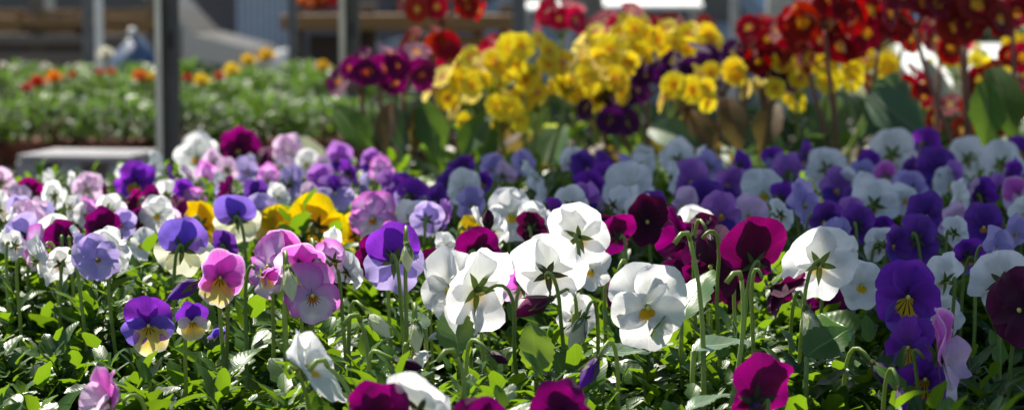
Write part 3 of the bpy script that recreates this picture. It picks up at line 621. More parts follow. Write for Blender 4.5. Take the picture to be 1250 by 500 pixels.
big_leaf(655, 452, 46, 62, .95, 8, 80, 20, ML, 'broad translucent green leaf below the plump magenta bud')
big_leaf(832, 392, 60, 90, .99, -35, 50, -10, ML, 'lime green leaf slanting behind the tall straight stalk')
big_leaf(846, 428, 42, 76, .93, -75, 18, 10, M['silver_leaf'], 'glossy leaf shining white beside the tall straight stalk')
big_leaf(985, 435, 46, 80, .93, -60, 30, 35, ML, 'serrated green leaf right of the low broad magenta viola')
big_leaf(735, 432, 30, 58, .96, -80, 12, 15, M['silver_leaf'], 'small glossy leaf shining above the magenta viola with a folded petal')
big_leaf(840, 500, 30, 62, .86, -60, 25, 0, M['silver_leaf'], 'pale narrow leaf at the bottom edge below the thick olive stalk')
big_leaf(1040, 408, 52, 60, 1.02, 40, 30, -20, ML, 'rounded dark leaf under the shaded white viola with yellow eye')
big_leaf(520, 400, 40, 44, 1.02, 60, 35, 0, M['silver_leaf'], 'glossy bluish leaf left of the ruffled white viola')
big_leaf(560, 430, 44, 70, .98, 20, 60, -20, ML, 'dark green leaf under the ruffled white viola')

#@@BACK
# ------------------------------------------------------------------ primulas behind the violas
def floret_mesh(seed, ruff=.035):
    rr = random.Random(seed); mb = MB()
    for k in range(5):
        a0 = 2*math.pi*k/5+rr.uniform(-.06, .06); nu, nv = 7, 5; V = []; UV = []; lift = rr.uniform(.0, .12)*(1 if k % 2 else .4)
        for j in range(nv):
            v = .03+.97*j/(nv-1)
            for i in range(nu):
                u = -1+2*i/(nu-1); half = .30+.42*math.sin(min(1, v)*math.pi*.55)
                rad = v*(1-.10*math.exp(-(u/.28)**2)*v - .16*u**4)
                a = a0+u*half; V.append((rad*math.sin(a), .04-.07*v*v+ruff*math.sin(u*5+k*2+seed)*v*v-lift*v*u-.012*k, rad*math.cos(a))); UV.append((.5+.5*u, v))
        mb.add(V, grid_faces(nu, nv), UV)
    mb.tube([(0, .08, 0), (0, .35, 0), (0, .75, -.05)], .09, .05, 5)
    return mb.mesh('floret', M['white'])
FLO = [floret_mesh(i) for i in range(5)]
M['prim_yellow'] = petal_mat('primula_yellow', [(0, (.45, .10, .01)), (.22, (.75, .25, .01)), (.38, (.84, .60, .02)), (1, (.86, .70, .05))], trans=.38, tgain=1.1, streak=.06, rough=.45)
M['prim_red'] = petal_mat('primula_red', [(0, (.8, .4, .02)), (.26, (.75, .40, .02)), (.34, (.15, .002, .006)), (1, (.29, .003, .012))], trans=.38, tgain=1.5)
M['prim_bright'] = petal_mat('primula_bright_red', [(0, (.8, .5, .02)), (.2, (.8, .4, .02)), (.27, (.28, .003, .006)), (1, (.38, .003, .010))], trans=.42, tgain=1.15)
M['prim_crimson'] = petal_mat('primula_crimson', [(0, (.8, .5, .02)), (.16, (.6, .2, .02)), (.24, (.3, .005, .03)), (1, (.46, .010, .05))], trans=.42, tgain=1.5)
M['prim_magenta'] = petal_mat('primula_magenta', [(0, (.85, .3, .01)), (.25, (.8, .2, .01)), (.33, (.12, .003, .06)), (1, (.19, .004, .10))], trans=.4, tgain=1.5)
M['prim_dark'] = petal_mat('primula_dark', [(0, (.5, .3, .02)), (.14, (.2, .08, .02)), (.22, (.035, .004, .04)), (1, (.07, .006, .10))], trans=.35, tgain=1.4)
M['prim_leaf'] = leaf_mat('primula_leaf', (.035, .085, .03), (.07, .14, .045), (.26, .46, .03), trans=.38, rough=.42, spec=.15, scale=30, rib=(.22, .26, .12))
M['prim_leaf_grey'] = leaf_mat('primula_grey_leaf', (.05, .10, .06), (.09, .16, .09), (.15, .26, .06), trans=.25, rough=.45, spec=.15, scale=30, rib=(.2, .2, .12))
M['prim_leaf_bronze'] = leaf_mat('primula_bronze_leaf', (.045, .05, .025), (.09, .085, .035), (.36, .26, .05), trans=.28, rough=.4, spec=.15, scale=30, rib=(.3, .14, .08), red=((.20, .05, .04), .7))
M['red_stalk'] = leaf_mat('reddish_stalk', (.16, .07, .05), (.26, .13, .08), (.3, .15, .05), trans=.15, rough=.45, spec=.4)
M['silver'] = leaf_mat('silver_leaf', (.35, .38, .34), (.55, .57, .52), (.3, .34, .2), trans=.2, rough=.35, spec=.5)
M['black_plastic'] = plain('black_plastic', (.02, .02, .022), .45, scale=40, amount=.4, bump=.1)
M['terracotta'] = plain('terracotta', (.17, .05, .03), .8, scale=25, amount=.35, bump=.3)
def pot_mesh(r, h, mat):
    mb = MB(); prof = [(.02*r, 0), (.72*r, 0), (.76*r, .02*h), (.93*r, .82*h), (1.02*r, .83*h), (1.04*r, h), (.97*r, h), (.90*r, .86*h), (.02*r, .84*h)]; n = 20
    mb.add([(p[0]*math.cos(2*math.pi*i/n), p[0]*math.sin(2*math.pi*i/n), p[1]) for p in prof for i in range(n)], grid_faces(n, len(prof), wrap=True))
    return mb.mesh('pot', mat)
POT_B = pot_mesh(.055, .085, M['black_plastic']); POT_T = pot_mesh(.062, .085, M['terracotta'])
def prim_leaf(L, W, seed, curl):
    rr = random.Random(seed); V = []; UV = []; nu, ns = 9, 15; ph = rr.uniform(0, 6)
    for j in range(ns):
        t = j/(ns-1); wd = W*.5*(.10+.90*min(1, max(0, (t-.12)/.42))**1.3*(1-max(0, t-.55)**2.4*4.6 if t > .55 else 1))
        wd = max(wd, .001)
        for i in range(nu):
            u = -1+2*i/(nu-1); e = 1+.05*math.sin(t*34+ph)*abs(u)
            V.append((u*wd*e, L*t, .35*abs(u)*wd-curl*L*t*t+.004*math.sin(t*22+abs(u)*3+ph)*abs(u)+.003*math.sin(t*40+u*9))); UV.append((.5+.5*u, t))
    return mesh_np('leaf', V, grid_faces(nu, ns), M['prim_leaf'], UV)
PL = [prim_leaf(1, .46, i, .18+.1*(i % 3)) for i in range(5)]
BED = ZC-.235
def primula(label, bx, d, mat, umbels, leafmats, nleaf=9, leafL=.11, stalk='red_stalk', seed=0, fsize=.0165, extra=()):
    nleaf = int(nleaf*1.6)
    rr = random.Random(seed+100); b = at(bx, 240, d); base = Vector((b.x, b.y, BED-.065)); top = Vector((0, 0, .07))
    root = empty('primula_plant', base); tag(root, label, 'primula', 'primulas behind the violas')
    obj('pot', POT_B, root)
    for k in range(nleaf):
        az = 2*math.pi*k/nleaf+rr.uniform(-.3, .3); L = leafL*rr.uniform(.75, 1.15)
        o = obj('leaf', PL[rr.randrange(5)], root, M[leafmats[rr.randrange(len(leafmats))]])
        o.matrix_local = Matrix.Translation(top) @ Matrix.Rotation(az, 4, 'Z') @ Matrix.Rotation(R(rr.uniform(38, 68)), 4, 'X') @ Matrix.Rotation(R(rr.uniform(-15, 15)), 4, 'Y') @ Matrix.Scale(L, 4)
    for (lx, ly, Lpx, yaw, pitch, roll, lm) in extra:     # foot of the leaf in photo pixels, at the plant's own distance
        p = at(lx, ly, d-.04)-base; o = obj('leaf', PL[rr.randrange(5)], root, M[lm])
        o.matrix_local = Matrix.Translation(p) @ Matrix.Rotation(R(roll), 4, 'Y') @ Matrix.Rotation(R(yaw), 4, 'Z') @ Matrix.Rotation(R(pitch), 4, 'X') @ Matrix.Scale(Lpx*d/F, 4)
    for (ux, uy, n, rad) in umbels:
        c = at(ux, uy, d+rr.uniform(-.04, .05)); mb = MB(); foot = top+Vector((rr.uniform(-.01, .01), rr.uniform(-.01, .01), 0)); cc = c-base; hub = cc+Vector((0, .012, -.016))
        mb.tube(bez(foot, foot.lerp(hub, .4)+Vector((0, 0, .02)), hub-Vector((0, 0, .03)), hub, 9), .0028, .0022, 7)
        Rr = rad*d/F
        for k in range(n):
            t = (k+.5)/n; ph_ = k*2.39996+rr.uniform(-.3, .3); z = 1-1.25*t; q = math.sqrt(max(0, 1-z*z))
            # heads open towards camera and up
            dirv = Vector((q*math.cos(ph_), -abs(q*math.sin(ph_))*.75-.25 if k % 4 else .6*abs(math.sin(ph_)), z*.75+.12)).normalized()
            p = cc+Vector((dirv.x*Rr*1.32, dirv.y*Rr*.8, dirv.z*Rr*1.12+rr.uniform(-.006, .004)))
            o = obj('floret', FLO[rr.randrange(5)], root, M[mat])
            dv = (dirv*.8+Vector((rr.uniform(-.3, .3), rr.uniform(-.65, -.1), rr.uniform(-.3, .25)))).normalized()
            sz = fsize*rr.uniform(.68, .98)
            o.matrix_local = Matrix.Translation(p) @ (-dv).to_track_quat('Y', 'Z').to_matrix().to_4x4() @ Matrix.Rotation(rr.uniform(0, 6.28), 4, 'Y') @ Matrix.Scale(sz, 4)
            mb.tube([hub, hub.lerp(p, .55)+Vector((0, 0, .002)), p-dv*sz*.5], .0011, .0009, 5)
        obj('flower_stalk', mb.mesh('flower_stalk', M[stalk]), root)
    return root
G, GG, BR = 'prim_leaf', 'prim_leaf_grey', 'prim_leaf_bronze'
primula('big yellow primula with clustered heads behind the middle of the violas', 640, 2.12, 'prim_yellow', [(568, 114, 7, 36), (602, 148, 8, 38), (600, 96, 7, 36), (655, 118, 8, 40), (640, 80, 7, 34), (690, 96, 6, 32)], [G, G, BR], 10, .11, 'stem', 1)
primula('yellow primula with widely opened florets right of the big yellow one', 728, 2.16, 'prim_yellow', [(728, 108, 7, 26), (700, 118, 6, 26), (742, 80, 7, 26)], [G, BR], 8, .10, 'stem', 2, .0185)
primula('yellow primula crowned with brightly sunlit heads, above the dark purple one', 800, 2.28, 'prim_yellow', [(748, 66, 9, 34), (790, 72, 9, 38), (836, 62, 9, 34), (775, 52, 6, 26)], [G, BR], 9, .10, 'stem', 3)
primula('yellow primula half hidden under the dark red heads on the right', 990, 2.2, 'prim_yellow', [(975, 102, 8, 36), (1010, 92, 7, 30), (945, 118, 6, 26), (1068, 88, 5, 26)], [GG, GG, BR], 9, .11, 'stem', 4)
primula('yellow primula low among bronze leaves behind the dark purple one', 845, 2.1, 'prim_yellow', [(840, 118, 6, 24), (885, 100, 5, 24), (826, 176, 3, 14)], [BR, BR, GG], 6, .10, 'red_stalk', 5, .016, extra=[(905, 200, 80, 0, 86, -10, BR), (880, 200, 76, 20, 82, -22, BR), (925, 200, 78, -15, 84, 12, BR), (875, 186, 92, 20, 72, -58, GG)])
primula('magenta primula with orange eyes and bronze leaves, left of the yellow ones', 470, 2.1, 'prim_magenta', [(492, 96, 8, 30), (440, 96, 5, 20), (462, 84, 4, 22)], [G, GG, BR], 8, .075, 'red_stalk', 6, .017, extra=[(462, 196, 84, 25, 80, -30, G), (474, 196, 72, -30, 74, -12, BR), (500, 200, 70, 40, 70, 26, BR), (488, 200, 64, 0, 80, 6, GG), (542, 212, 90, 12, 84, -14, G), (556, 212, 84, -30, 76, 16, G), (575, 212, 70, 20, 66, 40, G)])
primula('tall bright red primula whose head reaches above the picture, beside the magenta one', 575, 2.34, 'prim_bright', [(524, 68, 6, 26), (538, 14, 9, 38)], [G, BR], 8, .11, 'red_stalk', 7, .019)
primula('crimson primula behind the big yellow one', 640, 2.5, 'prim_crimson', [(686, 32, 5, 20), (588, 78, 5, 26), (568, 96, 5, 24), (615, 60, 4, 18)], [G, BR], 8, .11, 'stem', 8, .018)
primula('bright crimson primula glowing behind the sunlit yellow heads', 770, 2.55, 'prim_crimson', [(756, 40, 7, 26), (730, 50, 3, 16)], [G, BR], 8, .11, 'stem', 9, .018)
primula('dark red primula peeping over the sunlit yellow heads', 835, 2.5, 'prim_red', [(808, 42, 5, 22), (846, 48, 4, 18), (856, 46, 3, 14)], [G, BR], 7, .11, 'stem', 10, .016)
primula('dark purple primula in front of the sunlit yellow one', 805, 2.16, 'prim_dark', [(790, 104, 7, 32), (836, 92, 7, 30), (752, 118, 4, 20), (738, 150, 4, 26)], [BR, GG], 8, .09, 'red_stalk', 11, .017)
primula('dark purple primula between the yellow and the dark red heads', 890, 2.22, 'prim_dark', [(880, 86, 5, 24), (912, 80, 5, 24), (945, 92, 4, 22)], [BR, GG], 7, .10, 'red_stalk', 12, .017)
primula('dark red primula right of the bare gap with grass behind', 940, 2.2, 'prim_red', [(935, 70, 7, 26), (948, 56, 5, 24), (925, 42, 4, 18)], [GG, G], 9, .11, 'red_stalk', 13, .019, extra=[(960, 190, 110, 0, 70, 52, GG), (985, 200, 110, 20, 70, -60, GG)])
primula('dark red primula with many heads level with the top of the yellow one', 1030, 2.12, 'prim_red', [(985, 40, 5, 28), (1010, 16, 6, 32), (1020, 66, 5, 26), (1074, 42, 7, 34)], [GG, G], 10, .11, 'red_stalk', 14, .022, extra=[(1040, 182, 120, 0, 72, 40, GG), (1052, 178, 100, 0, 74, 62, GG)])
primula('dark red primula with a tall head above a straight reddish stalk, right', 1195, 2.05, 'prim_red', [(1182, 36, 8, 40), (1176, 2, 6, 32), (1122, 14, 5, 26)], [GG, G], 9, .11, 'red_stalk', 15, .023, extra=[(1150, 190, 120, 0, 72, -46, GG), (1200, 200, 100, 0, 84, 6, G)])
primula('dark red primula in the upper right corner', 1240, 2.15, 'prim_red', [(1240, 12, 7, 32), (1215, 118, 6, 26), (1240, 136, 7, 28), (1246, 84, 5, 24)], [G, GG], 9, .12, 'red_stalk', 16, .020, extra=[(1240, 190, 110, 0, 84, -10, G)])
primula('low dark red primula in the shade between the two red-stalked ones', 1130, 2.2, 'prim_red', [(1100, 112, 6, 28), (1150, 62, 4, 18), (1180, 145, 6, 30), (1205, 160, 5, 24)], [GG, G], 9, .10, 'red_stalk', 17, .018)
primula('bright red primula in sunlight far behind the dark red ones', 1130, 2.75, 'prim_crimson', [(1150, 46, 6, 26), (1050, 52, 4, 20), (980, 42, 3, 12)], [G], 8, .11, 'stem', 18, .018)
primula('orange red primula at the top edge behind the dark red ones', 1060, 2.6, 'prim_bright', [(1010, 6, 5, 22), (1110, 6, 6, 26), (1210, 130, 4, 20)], [G], 8, .11, 'stem', 19, .018)
primula('yellow primula in sunlight far behind the straight red stalk', 1180, 2.8, 'prim_yellow', [(1062, 14, 5, 18), (1170, 84, 6, 26), (1230, 100, 5, 22), (1248, 60, 4, 18)], [G], 9, .13, 'stem', 20, .018)
# silver leaved plants
def bladed(label, px, d, mat, n, L, W, seed, zoff=.0, pit=(35, 70), name='striped_leaf_plant', cat='plant'):
    rr = random.Random(seed); b = at(px, 240, d); base = Vector((b.x, b.y, BED-.065)); root = empty(name, base); tag(root, label, cat)
    obj('pot', POT_B, root); me = prim_leaf(1, W/L, seed, .25)
    for k in range(n):
        o = obj('leaf', me, root, M[mat]); o.matrix_local = Matrix.Translation((0, 0, .07+zoff)) @ Matrix.Rotation(k*2.4+rr.uniform(-.3, .3), 4, 'Z') @ Matrix.Rotation(R(rr.uniform(*pit)), 4, 'X') @ Matrix.Scale(L*rr.uniform(.8, 1.15), 4)
bladed('silvery leaved plant between the post and the magenta primula', 408, 2.3, 'silver', 11, .10, .026, 31, .01, (28, 62))
bladed('pale leaved plant glinting in the sun behind the straight red stalk', 1190, 2.75, 'silver', 12, .17, .03, 33, .0, (50, 80))
M['lime'] = leaf_mat('lime_leaf', (.16, .26, .04), (.28, .38, .06), (.5, .6, .08), trans=.45, rough=.4, spec=.4)
bladed('lime green plant in the sun behind the pale leaved one', 1215, 3.0, 'lime', 14, .18, .04, 35, .0, (40, 80))
bladed('lime green plant glowing behind the big yellow primula', 655, 2.5, 'lime', 12, .11, .03, 36, .0, (40, 80))

# ------------------------------------------------------------------ benches, trays, soil
M['bench_wood'] = plain('bench_wood', (.22, .19, .15), .75, scale=6, stretch=(1, 14, 14), amount=.45, bump=.35)
M['dark_cloth'] = plain('dark_ground_fabric', (.018, .018, .02), .9, scale=90, amount=.4, bump=.3)
M['galv'] = plain('galvanised_steel', (.36, .35, .32), .5, .55, scale=14, amount=.35, bump=.12)
M['galv_dark'] = plain('weathered_steel', (.12, .125, .125), .6, .3, scale=18, amount=.4, bump=.15)
def bench(label, x0, x1, y0, y1, ztop_):
    c = Vector(((x0+x1)/2, (y0+y1)/2, 0)); root = empty('plant_bench', c); tag(root, label, 'bench', 'benches of the plant stall')
    hx, hy = (x1-x0)/2, (y1-y0)/2; mb = MB(); n = max(3, int((y1-y0)/.12)); wv = (y1-y0)/n
    for i in range(n): mb.box((0, -hy+wv*(i+.5), ztop_-.012), (2*hx, wv-.008, .024), bev=.003)
    obj('bench_top', mb.mesh('bench_top', M['bench_wood'], False), root)
    mb = MB()
    for sx in (-1, 1): mb.box((sx*(hx-.04), 0, ztop_-.06), (.03, 2*hy-.08, .07), bev=.003)
    for sy in (-1, 1): mb.box((0, sy*(hy-.02), ztop_-.06), (2*hx-.12, .03, .07), bev=.003)
    obj('frame', mb.mesh('frame', M['galv'], False), root)
    for sx in (-1, 1):
        for sy in (-1, 1):
            mb = MB().box((sx*(hx-.06), sy*(hy-.08), (ztop_-.1)/2), (.04, .04, ztop_-.1), bev=.004); obj('leg', mb.mesh('leg', M['galv'], False), root)
bench('plank bench under the violas and primulas', -1.05, 1.05, .36, 2.62, BED-.068)
bench('low plank bench behind, under the orange and yellow flowered plants', -1.75, 1.3, 3.02, 5.1, .79)
# plastic tray holding the viola bed, and its compost
mb = MB(); tz = BED-.066; X, Y0, Y1 = .95, .42, 1.95
for (cx, cy, sx, sy) in ((0, Y0, 2*X, .006), (0, Y1, 2*X, .006), (-X, (Y0+Y1)/2, .006, Y1-Y0+.006), (X, (Y0+Y1)/2, .006, Y1-Y0+.006)): mb.box((cx, cy, tz+.035), (sx, sy, .066))
o = obj('plant_tray', mb.mesh('plant_tray', M['black_plastic'], False)); tag(o, 'wide black plastic tray holding the viola bed', 'tray')
V = []; nx, ny = 60, 50
for j in range(ny):
    for i in range(nx):
        x = -X+.01+(2*X-.02)*i/(nx-1); y = Y0+.01+(Y1-Y0-.02)*j/(ny-1); V.append((x, y, BED-.02+.012*mnoise.noise(Vector((x*14, y*14, 4)))))
o = obj('compost', mesh_np('compost', V, grid_faces(nx, ny), M['humus'])); tag(o, 'dark crumbly compost between the viola stems', 'compost', kind='stuff')

# ------------------------------------------------------------------ bushy plants on the far bench
M['bushy'] = leaf_mat('bushy_leaf', (.018, .06, .012), (.06, .14, .025), (.20, .38, .03), trans=.35, rough=.42, spec=.35, attr=True)
def bushy_arrays(seed):
    rr = random.Random(seed); Vs, Fs, Us, Rs = [], [], [], []; off = 0
    for i in range(760):
        a = rr.uniform(0, 6.28); el = rr.uniform(-.15, 1.5); r = rr.uniform(.55, 1.0); c = np.array([.078*r*math.cos(a)*math.cos(el), .078*r*math.sin(a)*math.cos(el), .015+.085*r*math.sin(el)], dtype=np.float32)
        lv, lf, lu = leaf_arrays(rr.uniform(.010, .022), rr.uniform(.0025, .0055), 4, 3, 0, .3, .3)
        v = lv @ euler_np(a-1.57+rr.uniform(-.8, .8), rr.uniform(-.2, 1.3), rr.uniform(-.6, .6)).T+c
        Vs.append(v); Fs.append(lf+off); Us.append(lu); Rs.append(np.full(len(v), rr.random(), dtype=np.float32)); off += len(v)
    return mesh_np('foliage', np.concatenate(Vs), np.concatenate(Fs), M['bushy'], np.concatenate(Us), np.concatenate(Rs))
BU = [bushy_arrays(50+i) for i in range(4)]
def blossom_mesh(seed):
    rr = random.Random(seed); mb = MB()
    for k in range(46):
        t = (k+.5)/46; el = math.pi/2*(1-t*1.25); a = k*2.4
        dv = Vector((math.cos(a)*math.cos(el), math.sin(a)*math.cos(el), math.sin(el)*.75))
        blade(mb, dv*.35, dv+Vector((rr.uniform(-.2, .2), rr.uniform(-.2, .2), .35)), (-dv.x*.4, -dv.y*.4, 1), .68, .55, .3, 4)
    return mb.mesh('blossom', M['yellow'])
BLM = [blossom_mesh(i) for i in range(2)]
def simple_petal(name, c): return petal_mat(name, [(0, tuple(x*.7 for x in c)), (1, c)], trans=.3, tgain=1.1, streak=.08)
BC = {'red': simple_petal('blossom_red', (.60, .03, .015)), 'orange': simple_petal('blossom_orange', (.85, .22, .01)), 'yellow': simple_petal('blossom_yellow', (.86, .60, .03)), 'white': simple_petal('blossom_white', (.80, .78, .66))}
PLANTS = []
def bushy(label, px, d, seed):
    b = at(px, 200, d); base = Vector((b.x, b.y, .79)); root = empty('potted_plant', base, 0); tag(root, label, 'potted plant', 'bushy plants in pots on the far bench')
    obj('pot', POT_T, root); o = obj('foliage', BU[seed % 4], root); o.matrix_local = Matrix.Translation((0, 0, .08)) @ Matrix.Rotation(seed*1.3, 4, 'Z') @ Matrix.Diagonal((1.15, 1.15, (.98 if d > 3.8 else .80)*(.93+.12*((seed*7) % 5)/4), 1))
    PLANTS.append((px, d, root, base))
BL = [(46, 104, 'red', 13, 3.55), (66, 98, 'orange', 13, 3.6), (33, 110, 'red', 9, 3.55), (171, 96, 'orange', 12, 4.1), (184, 97, 'yellow', 9, 4.1), (129, 69, 'white', 13, 4.15), (136, 90, 'orange', 8, 4.15), (122, 90, 'red', 7, 4.15), (246, 102, 'yellow', 13, 3.6), (229, 97, 'red', 8, 3.6),
      (268, 96, 'red', 9, 4.1), (283, 89, 'yellow', 13, 4.1), (303, 77, 'yellow', 12, 4.15), (325, 72, 'yellow', 14, 4.15), (394, 84, 'yellow', 11, 4.1), (18, 86, 'white', 7, 4.1), (4, 82, 'white', 7, 4.15), (56, 84, 'white', 8, 4.15), (95, 84, 'white', 7, 4.7), (88, 93, 'red', 7, 4.1)]
for i, (px, d, lab) in enumerate([(-40, 3.55, 'leafy potted plant cut by the left edge, front row of the far bench'), (52, 3.55, 'bushy potted plant with red and orange blossoms, front row, left'), (142, 3.55, 'green potted plant without blossoms directly behind the white pallet'),
        (236, 3.55, 'bushy potted plant with a yellow and a red blossom right of the tall post'), (322, 3.55, 'green potted plant in the front row between post and light steel post'), (408, 3.55, 'green potted plant just left of the magenta primula'),
        (5, 4.12, 'bushy potted plant with small white blossoms at the left edge'), (80, 4.12, 'bushy potted plant behind the one with red and orange blossoms'), (132, 4.15, 'potted plant with one round white blossom standing high'),
        (188, 4.1, 'potted plant with orange blossoms just left of the tall post'), (270, 4.1, 'potted plant with red and yellow blossoms side by side, second row'), (322, 4.15, 'potted plant with the two highest yellow blossoms'),
        (392, 4.1, 'potted plant with a single yellow blossom near the light steel post'), (450, 4.15, 'green potted plant half hidden behind the magenta primula'), (30, 4.7, 'green potted plant in the third row at the far left'), (98, 4.7, 'potted plant in the third row with a tiny white blossom'),
        (165, 4.7, 'green potted plant in the third row behind the orange blossoms'), (232, 4.7, 'green potted plant in the third row right behind the tall post'), (300, 4.7, 'green potted plant in the third row behind the highest yellow blossoms'), (368, 4.7, 'green potted plant in the third row left of the light steel post')]):
    bushy(lab, px, d, i)
for i, (px, lab) in enumerate([(500, 'leafy dark potted plant behind the tall red primula'), (585, 'leafy dark potted plant behind the left of the big yellow primula'), (668, 'leafy dark potted plant behind the lime green plant'),
        (750, 'leafy dark potted plant behind the bright crimson primula'), (832, 'leafy dark potted plant behind the dark purple primula'), (905, 'leafy dark potted plant behind the bare gap with grass'), (985, 'leafy dark potted plant behind the yellow primula under the dark red heads'),
        (1065, 'leafy dark potted plant behind the low shaded dark red primula'), (1140, 'leafy dark potted plant behind the leaning reddish stalks')]):
    bushy(lab, px, 3.25, 40+i)
for i, (x, y, c, r, d) in enumerate(BL):
    d -= .13; p = at(x, y, d); tgt = min(PLANTS, key=lambda q: abs(q[0]-x)+abs(q[1]-d)*60)
    o = obj('blossom', BLM[i % 2], tgt[2], BC[c]); o.matrix_local = Matrix.Translation(p-tgt[3]) @ Matrix.Rotation(R(28), 4, 'X') @ Matrix.Scale(r*d/F/1.0, 4)
    mb = MB(); a = p-tgt[3]; mb.tube([a, a.lerp(Vector((0, 0, .1)), .4)+Vector((0, 0, -.01)), Vector((a.x*.4, a.y*.4, .10))], .0018, .0022, 6); obj('flower_stalk', mb.mesh('flower_stalk', M['stem']), tgt[2])

# white pallet in front of them
M['white_wood'] = plain('white_painted_wood', (.24, .235, .25), .6, scale=7, stretch=(1, 10, 10), amount=.25, bump=.2)
pc = at(112, 230, 3.22); root = empty('pallet', (pc.x, pc.y, .79), R(-9)); tag(root, 'small white wooden pallet in front of the potted plants, left of the tall post', 'pallet')
mb = MB()
for k in range(4): mb.box((0, -.06+.04*k, .082), (.175, .030, .010), bev=.002)
obj('deck', mb.mesh('deck', M['white_wood'], False), root)
for sx in (-.074, -.005, .07):
    mb = MB().box((sx, 0, .044), (.034, .145, .064), bev=.002); obj('block', mb.mesh('block', M['white_wood'], False), root)
mb = MB()
for sy in (-.06, .06): mb.box((0, sy, .006), (.17, .03, .012), bev=.002)
obj('bottom_board', mb.mesh('bottom_board', M['white_wood'], False), root)

# ------------------------------------------------------------------ steel posts of the stall
M['post_grey'] = plain('post_grey', (.14, .135, .125), .55, .35, scale=14, amount=.35, bump=.15)
M['sunlit_lip_tone'] = plain('sunlit_lip_tone', (.72, .68, .55), .6, .1, scale=14, amount=.3)  # pale tone puts sunlight on the post's left edge into the colour
def post(label, px, wpx, d, style='angle', h=2.9, mat='galv'):
    b = at(px, 100, d); wd = wpx*d/F; root = empty('steel_post', (b.x, b.y, 0)); tag(root, label, 'post', 'posts of the plant stall')
    t = wd*.16; mb = MB()
    if style == 'angle':   # open channel, web towards the left
        mb.box((-wd/2+t/2, 0, h/2), (t, wd, h), bev=t*.2); mb.box((t/2, wd/2-t/2, h/2), (wd-t, t, h)); fb = MB().box((-wd/2+wd*.15, -wd/2-.001, h/2), (wd*.30, t*.6, h)); obj('lip', fb.mesh('lip', M['sunlit_lip_tone'], False), root)  # lip strip added to carry the sunlit edge tone
    else: mb.box((0, 0, h/2), (wd, wd, h), bev=wd*.12)
    obj('upright', mb.mesh('upright', M[mat], False), root)
    mb = MB().box((0, 0, .006), (wd*3, wd*3, .008), bev=.002)
    obj('base_plate', mb.mesh('base_plate', M[mat], False), root)
    mb = MB()
    for k in range(14): mb.box((wd*.12, wd/2-t-.0012, .25+k*.2), (wd*.2, .002, wd*.8))
    if style == 'angle': obj('slot', mb.mesh('slot', M['black_plastic'], False), root)
M['white_paint'] = plain('white_painted_metal', (.70, .70, .66), .5, .0, scale=10, amount=.15)
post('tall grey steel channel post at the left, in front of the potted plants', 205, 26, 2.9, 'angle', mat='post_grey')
post('grey steel post right behind the white one at the far left', 108, 11, 5.3, 'box', mat='galv_dark')
post('narrow white painted post above the round white blossom', 122, 9, 5.2, 'box', mat='white_paint')
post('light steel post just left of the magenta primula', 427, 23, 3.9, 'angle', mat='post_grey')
post('thin steel post between the tall left post and the light one', 358, 11, 5.5, 'box', mat='galv_dark')
post('brownish steel post above the left part of the big yellow primula', 634, 17, 5.6, 'box', mat='galv_dark')
post('pale square steel post above the gap between the yellow primulas', 722, 26, 4.9, 'box', mat='post_grey')
post('thin steel post in front of the pale greenhouse', 896, 10, 8, 'box')
post('pale square steel post left of the upper dark red primulas', 950, 30, 4.8, 'box')
post('dark thin steel post above the sunlit yellow heads', 456, 9, 6.2, 'box', mat='galv_dark')

# unseen boards added above the frame to cast shade on the rows
M['shade_board_wood'] = plain('shade_board_wood', (.28, .20, .12), .75, scale=6, stretch=(14, 1, 14), amount=.4, bump=.3)
ZS = 1.75
def shade(label, x0, x1, y0, y1):
    """board over the bed: corners are where its shadow falls at flower height"""
    t = (ZS-.96)/SUN.z; ox, oy = SUN.x*t, SUN.y*t; c = Vector(((x0+x1)/2+ox, (y0+y1)/2+oy, ZS)); root = empty('added_shade_board', c); tag(root, label, 'shelf', 'added shade boards over the bench')
    sx, sy = x1-x0, y1-y0; mb = MB(); n = max(2, int(sy/.1))
    for k in range(n): mb.box((0, -sy/2+sy/n*(k+.5), 0), (sx, sy/n-.0015, .02), bev=.002)
    obj('shelf_board', mb.mesh('shelf_board', M['shade_board_wood'], False), root)
    for s1 in (-1, 1):
        mb = MB().box((s1*(sx/2-.03), 0, -.03), (.03, sy, .034)); obj('bracket', mb.mesh('bracket', M['galv'], False), root)
        mb = MB().box((s1*(sx/2-.03), 0, .56), (.008, .008, 1.09)); obj('hanger', mb.mesh('hanger', M['galv'], False), root)
shade('long plank board added to shade the far rows of violas', -.07, .95, 1.28, 1.93)
shade('plank board added to shade the gap behind the primulas', -.42, .56, 2.52, 3.42)
shade('short plank board added to shade the right end of the viola bed', .160, .95, .62, 1.278)

# ------------------------------------------------------------------ the yard
M['paving'] = plain('paving', (.12, .115, .11), .9, scale=1.5, amount=.25, bump=.2)
g = mesh_np('ground', [(-300, -300, 0), (300, -300, 0), (300, 300, 0), (-300, 300, 0)], [(0, 1, 2, 3)], M['paving'], smooth=False); tag(obj('ground', g), kind='structure')
M['grass'] = plain('grass', (.10, .10, .022), .95, scale=.6, amount=.5, bump=.5, col2=(.05, .07, .015))
g = mesh_np('grass', [(2.6, 24, .004), (60, 24, .004), (160, 200, .004), (2.6, 200, .004)], [(0, 1, 2, 3)], M['grass'], smooth=False); tag(obj('grass_field', g), kind='structure')

